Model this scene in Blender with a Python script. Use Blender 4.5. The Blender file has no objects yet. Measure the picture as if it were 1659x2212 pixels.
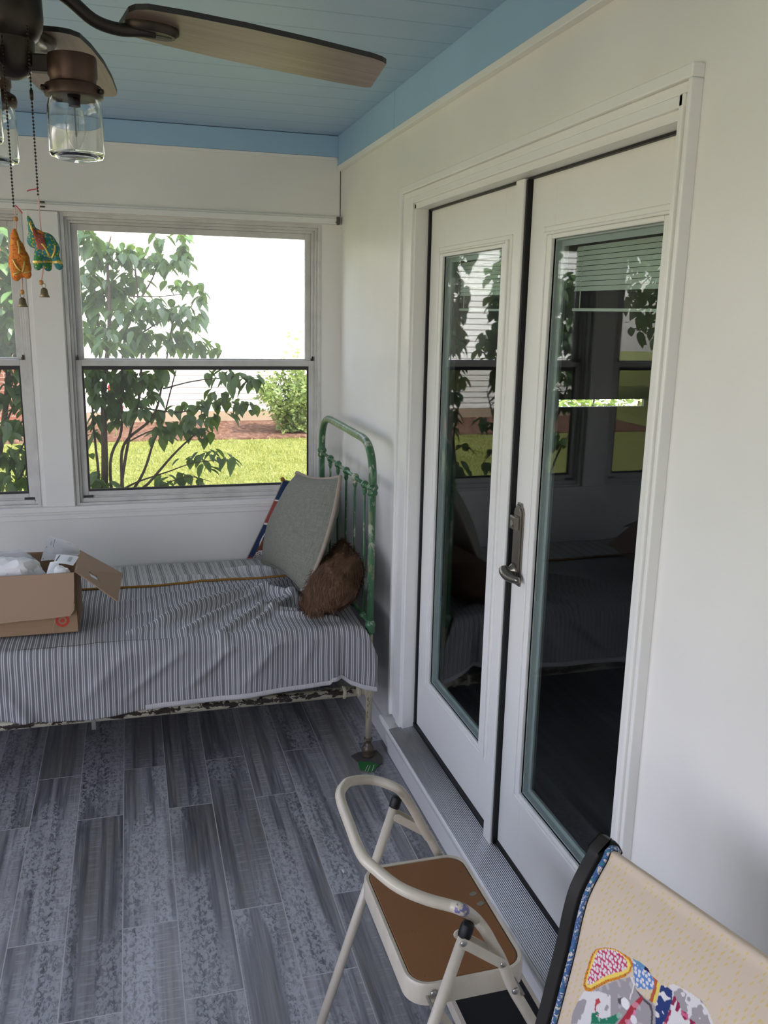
import bpy, bmesh, math, random
from mathutils import Vector, Matrix, noise
R = random.Random(7)
S = bpy.context.scene
COL = S.collection
PI = math.pi

# ------------------------------------------------------------------ camera
W_PX, H_PX, F_PX = 1659.0, 2212.0, 1885.5
CAM = Vector((-1.02, -4.36, 1.86))
RIGHT = Vector((0.96127, -0.27489, 0.01992))
DOWN = Vector((-0.04300, -0.22099, -0.97433))
FWD = Vector((0.27224, 0.93573, -0.22425))
cam_d = bpy.data.cameras.new('camera')
cam = bpy.data.objects.new('camera', cam_d)
COL.objects.link(cam)
M = Matrix((RIGHT, -DOWN, -FWD)).transposed().to_4x4()
M.translation = CAM
cam.matrix_world = M
cam_d.sensor_fit = 'VERTICAL'
cam_d.sensor_height = 36.0
cam_d.lens = F_PX / H_PX * 36.0
cam_d.clip_start = 0.05
S.camera = cam


def at(px, py, axis, val):
    """the point of the plane axis = val that a spot of the photograph shows"""
    d = RIGHT * ((px - W_PX / 2) / F_PX) + DOWN * ((py - H_PX / 2) / F_PX) + FWD
    return CAM + d * ((val - CAM[axis]) / d[axis])


# ------------------------------------------------------------------ world, sun, exposure
S.view_settings.view_transform = 'Standard'
S.view_settings.look = 'None'
S.view_settings.gamma = 1.0
S.view_settings.use_curve_mapping = False
S.view_settings.exposure = 1.62
S.cycles.max_bounces = 9
S.cycles.diffuse_bounces = 5
S.cycles.transparent_max_bounces = 16
S.cycles.use_denoising = True
S.cycles.sample_clamp_indirect = 8.0
S.cycles.caustics_reflective = False
S.cycles.caustics_refractive = False

SUN_EL, SUN_DIR = math.radians(52), Vector((0.62, -0.78, 0)).normalized()   # towards the sun
w = bpy.data.worlds.new('sky')
S.world = w
w.use_nodes = True
nt = w.node_tree
bg = nt.nodes['Background']
sky = nt.nodes.new('ShaderNodeTexSky')
sky.sky_type = 'NISHITA'
sky.sun_disc = False
sky.sun_elevation = SUN_EL
sky.sun_rotation = math.atan2(SUN_DIR.x, SUN_DIR.y)
hs0 = nt.nodes.new('ShaderNodeHueSaturation')
hs0.inputs['Saturation'].default_value = 0.58
nt.links.new(sky.outputs[0], hs0.inputs['Color'])
bg_t = nt.nodes.new('ShaderNodeMix')
bg_t.data_type = 'RGBA'
bg_t.blend_type = 'MULTIPLY'
bg_t.inputs[0].default_value = 1.0
bg_t.inputs[7].default_value = (1.09, 0.975, 1.01, 1)
nt.links.new(hs0.outputs[0], bg_t.inputs[6])
nt.links.new(bg_t.outputs[2], bg.inputs[0])
bg.inputs[1].default_value = 0.38
sun_d = bpy.data.lights.new('sun', 'SUN')
sun_d.energy = 5.2
sun_d.angle = math.radians(0.6)
sun_d.color = (1.0, 0.93, 0.81)
sun = bpy.data.objects.new('sun', sun_d)
COL.objects.link(sun)
sv = SUN_DIR * math.cos(SUN_EL) + Vector((0, 0, math.sin(SUN_EL)))
sun.rotation_euler = sv.to_track_quat('Z', 'Y').to_euler()


def portal(name, loc, rot, sx, sy):
    d = bpy.data.lights.new(name, 'AREA')
    d.shape = 'RECTANGLE'
    d.size, d.size_y = sx, sy
    d.cycles.is_portal = True
    o = bpy.data.objects.new(name, d)
    o.location, o.rotation_euler = loc, rot
    COL.objects.link(o)


portal('window_portal', (-0.70, 0.13, 1.60), (-PI / 2, 0, 0), 1.20, 1.38)
portal('window_portal', (-2.03, 0.13, 1.60), (-PI / 2, 0, 0), 1.20, 1.38)
portal('window_portal', (-3.64, -3.78, 1.575), (0, -PI / 2, 0), 1.45, 4.6)
portal('window_portal', (-3.06, -6.35, 1.575), (PI / 2, 0, 0), 0.68, 1.45)


# ------------------------------------------------------------------ materials
def mat(name, col, rough=0.5, metal=0.0, spec=0.5):
    m = bpy.data.materials.new(name)
    m.use_nodes = True
    b = m.node_tree.nodes['Principled BSDF']
    b.inputs['Base Color'].default_value = (*col, 1)
    b.inputs['Roughness'].default_value = rough
    b.inputs['Metallic'].default_value = metal
    b.inputs['Specular IOR Level'].default_value = spec
    return m


class N:
    """small helper to write node trees"""
    def __init__(self, m):
        self.t = m.node_tree
        self.b = self.t.nodes.get('Principled BSDF')

    def n(self, kind, **kw):
        x = self.t.nodes.new('ShaderNode' + kind)
        for k, v in kw.items():
            if k in x.inputs:
                x.inputs[k].default_value = v
            else:
                setattr(x, k, v)
        return x

    def l(self, a, b):
        self.t.links.new(a, b)

    def coord(self, which='Object', scale=(1, 1, 1), rot=(0, 0, 0)):
        tc = self.n('TexCoord')
        mp = self.n('Mapping')
        mp.inputs['Scale'].default_value = scale
        mp.inputs['Rotation'].default_value = rot
        self.l(tc.outputs[which], mp.inputs[0])
        return mp.outputs[0]

    def noise(self, vec, scale=5, detail=3, rough=0.55, dist=0.0):
        x = self.n('TexNoise')
        x.inputs['Scale'].default_value = scale
        x.inputs['Detail'].default_value = detail
        x.inputs['Roughness'].default_value = rough
        x.inputs['Distortion'].default_value = dist
        if vec is not None:
            self.l(vec, x.inputs['Vector'])
        return x.outputs[0]

    def ramp(self, fac, stops, mode='LINEAR'):
        x = self.n('ValToRGB')
        e = x.color_ramp.elements
        x.color_ramp.interpolation = mode
        while len(e) < len(stops):
            e.new(0.5)
        for s, (p, c) in zip(e, stops):
            s.position = p
            s.color = (*c, 1) if len(c) == 3 else c
        self.l(fac, x.inputs[0])
        return x.outputs[0]

    def mix(self, fac, a, b, blend='MIX'):
        x = self.n('Mix', data_type='RGBA', blend_type=blend)
        for s, v in ((x.inputs[0], fac), (x.inputs[6], a), (x.inputs[7], b)):
            if isinstance(v, (int, float)):
                s.default_value = v
            elif isinstance(v, tuple):
                s.default_value = (*v, 1)
            else:
                self.l(v, s)
        return x.outputs[2]

    def math(self, op, a, b=0.0, c=0.0):
        x = self.n('Math', operation=op)
        for i, v in enumerate((a, b, c)):
            if isinstance(v, (int, float)):
                x.inputs[i].default_value = v
            else:
                self.l(v, x.inputs[i])
        return x.outputs[0]

    def base(self, s):
        self.l(s, self.b.inputs['Base Color'])

    def bump(self, h, strength=0.3, dist=0.01):
        x = self.n('Bump')
        x.inputs['Strength'].default_value = strength
        x.inputs['Distance'].default_value = dist
        self.l(h, x.inputs['Height'])
        self.l(x.outputs[0], self.b.inputs['Normal'])


def paint(name, col, rough=0.45, var=0.05, scale=1.6, bump=0.04):
    m = mat(name, col, rough)
    k = N(m)
    v = k.coord()
    f = k.noise(v, scale, 3)
    k.base(k.ramp(f, [(0.3, tuple(c * (1 - var) for c in col)), (0.7, tuple(min(1, c * (1 + var)) for c in col))]))
    k.bump(k.noise(v, 220, 2), bump, 0.002)
    return m


def chipped(name, col, under, amount=0.42, scale=14, stretch=(1, 1, 1), rough=0.35, third=None):
    """old paint worn through to what lies below"""
    m = mat(name, col, rough)
    k = N(m)
    v = k.coord('Object', stretch)
    a = k.noise(v, scale, 6, 0.68, 0.4)
    f = k.ramp(a, [(amount - 0.015, (1, 1, 1)), (amount + 0.015, (0, 0, 0))])
    c = k.mix(k.noise(v, scale * 0.35, 3), tuple(x * 0.82 for x in col), tuple(min(1, x * 1.15) for x in col))
    if third:
        g = k.ramp(k.noise(v, scale * 0.6, 5, 0.65, 0.8), [(0.56, (0, 0, 0)), (0.60, (1, 1, 1))])
        c = k.mix(g, c, third)
    k.base(k.mix(f, c, under))
    k.bump(k.math('SUBTRACT', 1.0, f), 0.5, 0.002)
    return m


def glass_thin(name, tint=(0.96, 0.98, 0.97), ior=1.5, gain=1.0, dirt=0.0):
    m = bpy.data.materials.new(name)
    m.use_nodes = True
    k = N(m)
    out = k.t.nodes['Material Output']
    k.t.nodes.remove(k.b)
    tr = k.n('BsdfTransparent')
    tr.inputs[0].default_value = (*tint, 1)
    gl = k.n('BsdfGlossy')
    gl.inputs['Roughness'].default_value = 0.0
    lw = k.n('LayerWeight')
    lw.inputs[0].default_value = 0.5
    f0 = ((ior - 1) / (ior + 1)) ** 2
    fac = k.math('ADD', k.math('MULTIPLY', k.math('POWER', lw.outputs['Facing'], 5.0), 1 - f0), f0)
    fac = k.math('MINIMUM', k.math('MULTIPLY', fac, gain), 1.0)
    mx = k.n('MixShader')
    k.l(fac, mx.inputs[0])
    k.l(tr.outputs[0], mx.inputs[1])
    k.l(gl.outputs[0], mx.inputs[2])
    last = mx.outputs[0]
    if dirt:
        df = k.n('BsdfTranslucent')
        df.inputs[0].default_value = (0.8, 0.8, 0.8, 1)
        m2 = k.n('MixShader')
        m2.inputs[0].default_value = dirt
        k.l(last, m2.inputs[1])
        k.l(df.outputs[0], m2.inputs[2])
        last = m2.outputs[0]
    k.l(last, out.inputs[0])
    return m


def attr_mat(name, attr, rough=0.8, bump_scale=900):
    m = mat(name, (1, 1, 1), rough, 0, 0.2)
    k = N(m)
    a = k.n('Attribute', attribute_name=attr)
    k.base(a.outputs['Color'])
    k.bump(k.noise(k.coord(), bump_scale, 2), 0.25, 0.001)
    return m


MAT = {}
MAT['wall'] = paint('white wall paint', (0.80, 0.785, 0.76), 0.42)
MAT['trimwhite'] = paint('white trim paint', (0.82, 0.81, 0.785), 0.35, 0.03)
MAT['door'] = paint('white door paint', (0.80, 0.79, 0.76), 0.38, 0.02)
MAT['fascia'] = paint('pale blue paint', (0.32, 0.50, 0.70), 0.5, 0.04)
MAT['alu'] = paint('old white aluminium', (0.62, 0.61, 0.59), 0.4, 0.12, 9)
MAT['gasket'] = mat('dark gasket', (0.035, 0.033, 0.035), 0.6)
MAT['black'] = mat('black rubber', (0.008, 0.008, 0.009), 0.45, 0, 0.3)
MAT['pane'] = glass_thin('window pane', (0.97, 0.985, 0.98), 1.45, 1.0, 0.05)
MAT['screened'] = glass_thin('screened window pane', (0.66, 0.67, 0.65), 1.45, 1.0, 0.015)
MAT['doorpane'] = glass_thin('door pane', (0.885, 0.925, 0.91), 1.52, 0.72)
MAT['spacer'] = mat('pane spacer', (0.44, 0.475, 0.475), 0.35)
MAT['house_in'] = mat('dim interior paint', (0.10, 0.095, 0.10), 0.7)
MAT['blind'] = mat('blind slat', (0.55, 0.60, 0.55), 0.5)

# blue bead-board ceiling: boards run from side to side
m = mat('blue bead board', (0.36, 0.56, 0.70), 0.5)
k = N(m)
v = k.coord()
sx = k.n('SeparateXYZ')
k.l(v, sx.inputs[0])
fr = k.math('FRACT', k.math('MULTIPLY', sx.outputs[1], 1 / 0.165))
g = k.math('LESS_THAN', k.math('ABSOLUTE', k.math('SUBTRACT', fr, 0.5)), 0.028)
fl = k.n('TexWhiteNoise', noise_dimensions='1D')
k.l(k.math('FLOOR', k.math('MULTIPLY', sx.outputs[1], 1 / 0.165)), fl.inputs['W'])
c = k.mix(k.math('MULTIPLY', fl.outputs[0], 0.5), (0.41, 0.55, 0.70), (0.38, 0.52, 0.67))
k.base(k.mix(g, c, (0.30, 0.43, 0.58)))
k.bump(k.math('SUBTRACT', 1.0, g), 0.5, 0.004)
MAT['ceiling'] = m

# wood-look porcelain planks
m = mat('grey wood look tile', (0.1, 0.1, 0.11), 0.35, 0, 0.5)
k = N(m)
v = k.coord()
sx = k.n('SeparateXYZ')
k.l(v, sx.inputs[0])
PW, PL = 0.1645, 0.978
xi = k.math('DIVIDE', k.math('ADD', sx.outputs[0], 0.952), PW)
row = k.math('FLOOR', xi)
xf = k.math('FRACT', xi)
off = k.math('MULTIPLY', k.math('FRACT', k.math('MULTIPLY', row, 0.5)), 2.0)     # 0 or 1
yi = k.math('DIVIDE', k.math('ADD', sx.outputs[1], k.math('ADD', 1.278 + PL * 3, k.math('MULTIPLY', off, -0.335))), PL)
brd = k.math('FLOOR', yi)
yf = k.math('FRACT', yi)
idv = k.n('CombineXYZ')
k.l(row, idv.inputs[0])
k.l(brd, idv.inputs[1])
wn = k.n('TexWhiteNoise', noise_dimensions='3D')
k.l(idv.outputs[0], wn.inputs['Vector'])
rs = k.n('SeparateColor')
k.l(wn.outputs[1], rs.inputs[0])
ofv = k.n('VectorMath', operation='SCALE')
k.l(wn.outputs[1], ofv.inputs[0])
ofv.inputs['Scale'].default_value = 7.0
pv = k.n('VectorMath', operation='ADD')
k.l(v, pv.inputs[0])
k.l(ofv.outputs[0], pv.inputs[1])
P = pv.outputs[0]


def stretch(sc):
    mp = k.n('Mapping')
    mp.inputs['Scale'].default_value = sc
    k.l(P, mp.inputs[0])
    return mp.outputs[0]


grain = k.noise(stretch((70, 2.2, 1)), 1.0, 7, 0.66, 0.3)
bands = k.noise(stretch((24, 0.35, 1)), 1.0, 1, 0.4, 0.1)
worn = k.noise(stretch((85, 46, 1)), 1.0, 4, 0.72, 0.6)
saw = k.noise(stretch((7, 110, 1)), 1.0, 4, 0.7, 0.15)
big = k.noise(stretch((7, 1.1, 1)), 1.0, 3, 0.6, 0.3)
c = k.ramp(grain, [(0.28, (0.058, 0.058, 0.066)), (0.46, (0.155, 0.156, 0.172)), (0.56, (0.205, 0.206, 0.226)), (0.72, (0.38, 0.382, 0.41))])
c2 = k.ramp(grain, [(0.3, (0.20, 0.195, 0.20)), (0.7, (0.40, 0.395, 0.415))])
c = k.mix(k.ramp(bands, [(0.47, (0, 0, 0)), (0.53, (0.75, 0.75, 0.75))]), c, c2)
pale = k.math('MULTIPLY', k.ramp(worn, [(0.45, (0, 0, 0)), (0.52, (1, 1, 1))]), k.ramp(big, [(0.47, (0, 0, 0)), (0.56, (1, 1, 1))]))
c = k.mix(k.math('MULTIPLY', pale, 0.62), c, (0.52, 0.52, 0.55))
c = k.mix(k.math('MULTIPLY', k.ramp(saw, [(0.52, (0, 0, 0)), (0.60, (1, 1, 1))]), k.ramp(bands, [(0.50, (0, 0, 0)), (0.56, (0.5, 0.5, 0.5))])), c, (0.47, 0.47, 0.50))
c = k.mix(k.math('MULTIPLY', k.ramp(big, [(0.36, (1, 1, 1)), (0.46, (0, 0, 0))]), 0.35), c, (0.25, 0.225, 0.19))
hs = k.n('HueSaturation')
k.l(c, hs.inputs['Color'])
k.l(k.math('ADD', k.math('MULTIPLY', rs.outputs[0], 0.45), 0.80), hs.inputs['Value'])
gx = k.math('LESS_THAN', k.math('MULTIPLY', k.math('MINIMUM', xf, k.math('SUBTRACT', 1.0, xf)), PW), 0.0016)
gy = k.math('LESS_THAN', k.math('MULTIPLY', k.math('MINIMUM', yf, k.math('SUBTRACT', 1.0, yf)), PL), 0.0019)
gr = k.math('MAXIMUM', gx, gy)
k.base(k.mix(gr, hs.outputs[0], (0.52, 0.51, 0.525)))
k.l(k.ramp(grain, [(0.2, (0.30, 0.30, 0.30)), (0.8, (0.46, 0.46, 0.46))]), k.b.inputs['Roughness'])
k.bump(k.math('SUBTRACT', k.math('MULTIPLY', grain, 0.4), gr), 0.25, 0.002)
MAT['floor'] = m

# ribbed aluminium sill
m = mat('ribbed aluminium', (0.50, 0.50, 0.51), 0.36, 0.85)
k = N(m)
sx = k.n('SeparateXYZ')
k.l(k.coord(), sx.inputs[0])
rib = k.math('SINE', k.math('MULTIPLY', sx.outputs[0], 2 * PI / 0.0055))
k.bump(rib, 0.6, 0.0015)
k.base(k.mix(k.noise(k.coord(), 6, 4), (0.40, 0.40, 0.41), (0.58, 0.58, 0.60)))
MAT['sill'] = m

MAT['green_iron'] = chipped('worn green enamel', (0.045, 0.135, 0.060), (0.33, 0.37, 0.27), 0.41, 30, (1, 1, 0.5), 0.3, (0.09, 0.22, 0.10))
MAT['rusty_green'] = chipped('rust spotted green enamel', (0.050, 0.145, 0.068), (0.36, 0.37, 0.27), 0.42, 26, (1, 1, 0.45), 0.35, (0.17, 0.20, 0.10))
MAT['cream_iron'] = chipped('worn cream enamel', (0.46, 0.41, 0.30), (0.17, 0.11, 0.06), 0.37, 26, (1, 1, 0.25), 0.38, (0.55, 0.52, 0.42))
# side rail: cream with a flaking dark seam along it
m = mat('flaking cream rail', (0.5, 0.46, 0.34), 0.4)
k = N(m)
v = k.coord('Object', (0.55, 1, 1))
a = k.noise(v, 34, 7, 0.7, 0.5)
sx = k.n('SeparateXYZ')
k.l(k.coord(), sx.inputs[0])
dz = k.math('ABSOLUTE', k.math('SUBTRACT', sx.outputs[2], 0.319))
lim = k.math('SUBTRACT', k.math('ADD', a, 0.03), k.math('MULTIPLY', dz, 9.0))
f = k.ramp(lim, [(0.45, (0, 0, 0)), (0.465, (1, 1, 1))])
k.base(k.mix(f, k.mix(k.noise(v, 12, 3), (0.52, 0.475, 0.35), (0.66, 0.62, 0.49)), (0.035, 0.022, 0.016)))
k.bump(k.math('SUBTRACT', 1.0, f), 0.6, 0.002)
MAT['rail'] = m
MAT['rust'] = chipped('rusty iron', (0.085, 0.06, 0.04), (0.20, 0.17, 0.11), 0.42, 50)


def stripes(name, basecol, bands, period, var=0.10):
    """woven cloth, stripes along the u of its own weave"""
    m = mat(name, basecol, 0.9, 0, 0.15)
    k = N(m)
    uv = k.n('UVMap')
    sx = k.n('SeparateXYZ')
    k.l(uv.outputs[0], sx.inputs[0])
    f = k.math('FRACT', k.math('DIVIDE', sx.outputs[0], period))
    cur = basecol
    node = None
    for lo, hi, cc in bands:
        s = k.math('MULTIPLY', k.math('GREATER_THAN', f, lo), k.math('LESS_THAN', f, hi))
        node = k.mix(s, node if node is not None else basecol, cc)
    fine = k.noise(k.coord('Object', (1, 1, 1)), 700, 2, 0.7)
    node = k.mix(k.ramp(fine, [(0.35, (0, 0, 0)), (0.65, (1, 1, 1))]), k.mix(1.0, node, (1 - var,) * 3, 'MULTIPLY'), node)
    k.base(node)
    k.bump(fine, 0.3, 0.001)
    k.b.inputs['Sheen Weight'].default_value = 0.1
    return m


WHT = (0.62, 0.61, 0.60)
MAT['ticking'] = stripes('grey ticking cloth', (0.20, 0.20, 0.212),
                         [(0.22, 0.40, WHT), (0.57, 0.75, WHT)], 0.0212)
MAT['ticking_pale'] = stripes('pale striped cloth', (0.66, 0.655, 0.64),
                              [(0.10, 0.16, (0.24, 0.25, 0.265)), (0.21, 0.36, (0.29, 0.30, 0.31)), (0.41, 0.47, (0.24, 0.25, 0.265)),
                               (0.70, 0.75, (0.36, 0.36, 0.37)), (0.82, 0.86, (0.36, 0.36, 0.37))], 0.058)
MAT['hem'] = stripes('pale hem cloth', (0.62, 0.60, 0.60), [(0.0, 0.3, (0.50, 0.48, 0.48))], 0.0065)
MAT['mustard'] = mat('mustard cord', (0.33, 0.165, 0.035), 0.85)
MAT['mattress'] = mat('dark mattress ticking', (0.10, 0.10, 0.105), 0.9)


def linen(name, col, var=0.22):
    m = mat(name, col, 0.92, 0, 0.1)
    k = N(m)
    v = k.coord('UV')
    mp = k.n('Mapping')
    mp.inputs['Scale'].default_value = (260, 26, 1)
    k.l(v, mp.inputs[0])
    a = k.noise(mp.outputs[0], 1, 3, 0.6)
    mp2 = k.n('Mapping')
    mp2.inputs['Scale'].default_value = (26, 260, 1)
    k.l(v, mp2.inputs[0])
    b = k.noise(mp2.outputs[0], 1, 3, 0.6)
    s = k.math('MULTIPLY', k.math('ADD', a, b), 0.5)
    k.base(k.ramp(s, [(0.36, tuple(c * (1 - var) for c in col)), (0.64, tuple(c * (1 + var) for c in col))]))
    k.bump(s, 0.35, 0.002)
    return m


MAT['linen'] = linen('grey green linen', (0.205, 0.205, 0.170))
MAT['linen_beige'] = linen('beige linen', (0.36, 0.30, 0.245))
MAT['cream_enamel'] = chipped('cream stool enamel', (0.62, 0.555, 0.45), (0.30, 0.24, 0.18), 0.295, 55, (1, 1, 1), 0.28)
m = mat('brown hardboard', (0.19, 0.085, 0.032), 0.62)
k = N(m)
v = k.coord()
c = k.mix(k.noise(v, 8, 4), (0.20, 0.082, 0.024), (0.255, 0.108, 0.035))
c = k.mix(k.ramp(k.noise(v, 38, 3, 0.6), [(0.27, (0.8, 0.8, 0.8)), (0.31, (0, 0, 0))]), c, (0.05, 0.025, 0.012))
k.base(c)
k.bump(k.noise(v, 300, 2), 0.08, 0.001)
MAT['seatpad'] = m
MAT['steel'] = mat('steel rivet', (0.50, 0.48, 0.44), 0.3, 0.9)
MAT['nickel'] = mat('aged nickel', (0.26, 0.235, 0.20), 0.30, 0.95)
MAT['bronze'] = mat('dark bronze', (0.050, 0.040, 0.032), 0.38, 0.75)
m = mat('rubbed bronze', (0.075, 0.045, 0.032), 0.42, 0.6)
k = N(m)
k.base(k.mix(k.noise(k.coord(), 60, 5, 0.7), (0.05, 0.033, 0.026), (0.115, 0.065, 0.045)))
MAT['bronze_warm'] = m
MAT['brass'] = mat('old brass', (0.19, 0.15, 0.09), 0.45, 0.9)


def wood(name, a, b, rough=0.5):
    m = mat(name, a, rough)
    k = N(m)
    v = k.coord('Object', (3.0, 60, 30))
    g = k.noise(v, 1, 7, 0.68, 0.35)
    c = k.ramp(g, [(0.32, a), (0.68, b)])
    d = k.ramp(k.noise(k.coord('Object', (9, 60, 20)), 1, 4, 0.7), [(0.26, (1, 1, 1)), (0.32, (0, 0, 0))])
    k.base(k.mix(k.math('MULTIPLY', d, 0.8), c, tuple(x * 0.3 for x in a)))
    k.bump(g, 0.2, 0.001)
    return m


MAT['blade'] = wood('weathered oak', (0.15, 0.095, 0.068), (0.27, 0.185, 0.135), 0.34)
MAT['blade_edge'] = mat('blade edge', (0.02, 0.018, 0.018), 0.5)
m = bpy.data.materials.new('clear jar glass')
m.use_nodes = True
b = m.node_tree.nodes['Principled BSDF']
b.inputs['Base Color'].default_value = (0.97, 0.99, 0.98, 1)
b.inputs['Roughness'].default_value = 0.0
b.inputs['IOR'].default_value = 1.45
b.inputs['Transmission Weight'].default_value = 1.0
MAT['jar'] = m
MAT['bulb'] = glass_thin('bulb glass', (0.96, 0.96, 0.95), 1.5, 1.3)
MAT['filament'] = mat('filament', (0.5, 0.46, 0.4), 0.4, 0.6)
m = mat('cardboard', (0.33, 0.21, 0.12), 0.85, 0, 0.2)
k = N(m)
v = k.coord('Object', (1, 1, 8))
k.base(k.mix(k.noise(v, 12, 4), (0.300, 0.190, 0.110), (0.355, 0.235, 0.145)))
MAT['card'] = m
MAT['card_in'] = mat('cardboard inner face', (0.375, 0.255, 0.175), 0.85, 0, 0.2)
MAT['card_edge'] = mat('cardboard torn edge', (0.48, 0.36, 0.24), 0.9)
MAT['redmark'] = mat('red print', (0.50, 0.055, 0.030), 0.8)
MAT['paper'] = mat('white paper', (0.78, 0.78, 0.79), 0.8)
MAT['white_card'] = mat('white card', (0.84, 0.85, 0.86), 0.7)  # slightly whiter stock for the card and leaflet
MAT['ink'] = mat('black ink', (0.03, 0.03, 0.035), 0.8)
m = bpy.data.materials.new('cloudy poly bag')
m.use_nodes = True
k = N(m)
k.t.nodes.remove(k.b)
tr = k.n('BsdfTransparent')
df = k.n('BsdfDiffuse')
df.inputs[0].default_value = (0.82, 0.82, 0.86, 1)
tl = k.n('BsdfTranslucent')
tl.inputs[0].default_value = (0.8, 0.8, 0.84, 1)
gl = k.n('BsdfGlossy')
gl.inputs['Roughness'].default_value = 0.12
a1 = k.n('MixShader')
a1.inputs[0].default_value = 0.4
k.l(df.outputs[0], a1.inputs[1])
k.l(tl.outputs[0], a1.inputs[2])
a2 = k.n('MixShader')
a2.inputs[0].default_value = 0.55
k.l(tr.outputs[0], a2.inputs[1])
k.l(a1.outputs[0], a2.inputs[2])
a3 = k.n('MixShader')
a3.inputs[0].default_value = 0.12
k.l(a2.outputs[0], a3.inputs[1])
k.l(gl.outputs[0], a3.inputs[2])
k.l(a3.outputs[0], k.t.nodes['Material Output'].inputs[0])
MAT['poly'] = m
MAT['fur'] = mat('brown fur', (0.085, 0.045, 0.026), 0.75, 0, 0.25)
k = N(MAT['fur'])
k.base(k.mix(k.noise(k.coord('Object', (1, 1, 1)), 45, 4, 0.65), (0.085, 0.045, 0.026), (0.21, 0.118, 0.068)))
MAT['chair_frame'] = mat('black chair frame', (0.016, 0.014, 0.013), 0.55, 0, 0.25)
MAT['chair_print'] = attr_mat('printed cotton', 'print', 0.85, 700)
MAT['navy_print'] = attr_mat('printed cushion cloth', 'print', 0.85, 700)
m = mat('blue scribble braid', (0.10, 0.19, 0.40), 0.85)
k = N(m)
a = k.noise(k.coord(), 95, 3, 0.7, 1.5)
c = k.ramp(a, [(0.36, (0.03, 0.20, 0.22)), (0.42, (0.045, 0.09, 0.28)), (0.53, (0.05, 0.13, 0.30)), (0.57, (0.62, 0.58, 0.52))])
k.base(c)
MAT['piping_blue'] = m
MAT['green_card'] = mat('green printed card', (0.02, 0.16, 0.035), 0.6)
MAT['grey_card'] = mat('grey board', (0.085, 0.075, 0.068), 0.9)


def fabric_dots(name, c1, c2, c3, scale=260):
    m = mat(name, c1, 0.7)
    k = N(m)
    v = k.coord()
    vo = k.n('TexVoronoi')
    vo.inputs['Scale'].default_value = scale
    k.l(v, vo.inputs['Vector'])
    d = k.ramp(vo.outputs['Distance'], [(0.30, (1, 1, 1)), (0.36, (0, 0, 0))])
    c = k.mix(d, c1, c2)
    c = k.mix(k.ramp(k.noise(v, 70, 2), [(0.52, (0, 0, 0)), (0.56, (1, 1, 1))]), c, k.mix(d, c3, c2))
    k.base(c)
    return m


MAT['orange_cloth'] = fabric_dots('orange dotted cloth', (0.62, 0.20, 0.02), (0.50, 0.07, 0.01), (0.70, 0.27, 0.03))
MAT['teal_cloth'] = fabric_dots('teal and yellow dotted cloth', (0.02, 0.17, 0.20), (0.42, 0.40, 0.03), (0.03, 0.20, 0.06), 230)
MAT['saddle_cloth'] = fabric_dots('red brown saddle cloth', (0.30, 0.07, 0.045), (0.40, 0.16, 0.08), (0.24, 0.05, 0.05))
MAT['goldband'] = mat('gold ribbon', (0.62, 0.44, 0.12), 0.35, 0.4)
MAT['redcord'] = mat('red cord', (0.55, 0.06, 0.07), 0.8)
MAT['palecord'] = mat('pink and white cord', (0.62, 0.38, 0.34), 0.8)
MAT['bead'] = mat('wooden bead', (0.45, 0.22, 0.06), 0.4)

# outdoors
m = mat('lawn grass', (0.20, 0.30, 0.04), 0.9, 0, 0.1)
k = N(m)
v = k.coord()
c = k.ramp(k.noise(v, 3.2, 6, 0.7), [(0.36, (0.11, 0.15, 0.035)), (0.52, (0.22, 0.25, 0.065)), (0.68, (0.34, 0.34, 0.13))])
c = k.mix(k.ramp(k.noise(k.coord('Object', (1, 0.35, 1)), 60, 4, 0.75), [(0.42, (0, 0, 0)), (0.58, (0.75, 0.75, 0.75))]), c, (0.36, 0.37, 0.13))
k.base(c)
MAT['grass'] = m
m = mat('bark mulch', (0.24, 0.11, 0.07), 0.95, 0, 0.1)
k = N(m)
k.base(k.ramp(k.noise(k.coord('Object', (1, 0.4, 1)), 11, 7, 0.8), [(0.36, (0.09, 0.042, 0.030)), (0.5, (0.21, 0.11, 0.08)), (0.64, (0.37, 0.24, 0.18))]))
k.bump(k.noise(k.coord(), 40, 4, 0.7), 0.8, 0.03)
MAT['mulch'] = m
m = mat('white lap siding', (0.90, 0.90, 0.90), 0.6)
MAT['siding'] = m
m = mat('red brick', (0.30, 0.12, 0.08), 0.9)
k = N(m)
br = k.n('TexBrick')
br.inputs['Scale'].default_value = 1.0
br.inputs['Brick Width'].default_value = 0.21
br.inputs['Row Height'].default_value = 0.075
br.inputs['Mortar Size'].default_value = 0.006
br.inputs['Color1'].default_value = (0.30, 0.11, 0.07, 1)
br.inputs['Color2'].default_value = (0.22, 0.085, 0.06, 1)
br.inputs['Mortar'].default_value = (0.35, 0.32, 0.29, 1)
mp = k.n('Mapping')
mp.inputs['Rotation'].default_value = (PI / 2, 0, 0)
tc = k.n('TexCoord')
k.l(tc.outputs['Object'], mp.inputs[0])
k.l(mp.outputs[0], br.inputs['Vector'])
k.base(br.outputs[0])
MAT['brick'] = m
MAT['bounce_ground'] = mat('pale bounce ground', (0.62, 0.53, 0.40), 0.9)  # for the added slab out of view that bounces light indoors
MAT['foundation'] = mat('tan concrete footing', (0.42, 0.33, 0.24), 0.9)
MAT['roof'] = mat('roof shingle', (0.10, 0.09, 0.085), 0.9)
m = mat('bark', (0.085, 0.058, 0.042), 0.9)
k = N(m)
k.base(k.mix(k.noise(k.coord('Object', (1, 1, 0.3)), 40, 4), (0.05, 0.035, 0.027), (0.13, 0.09, 0.065)))
MAT['bark'] = m


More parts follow.
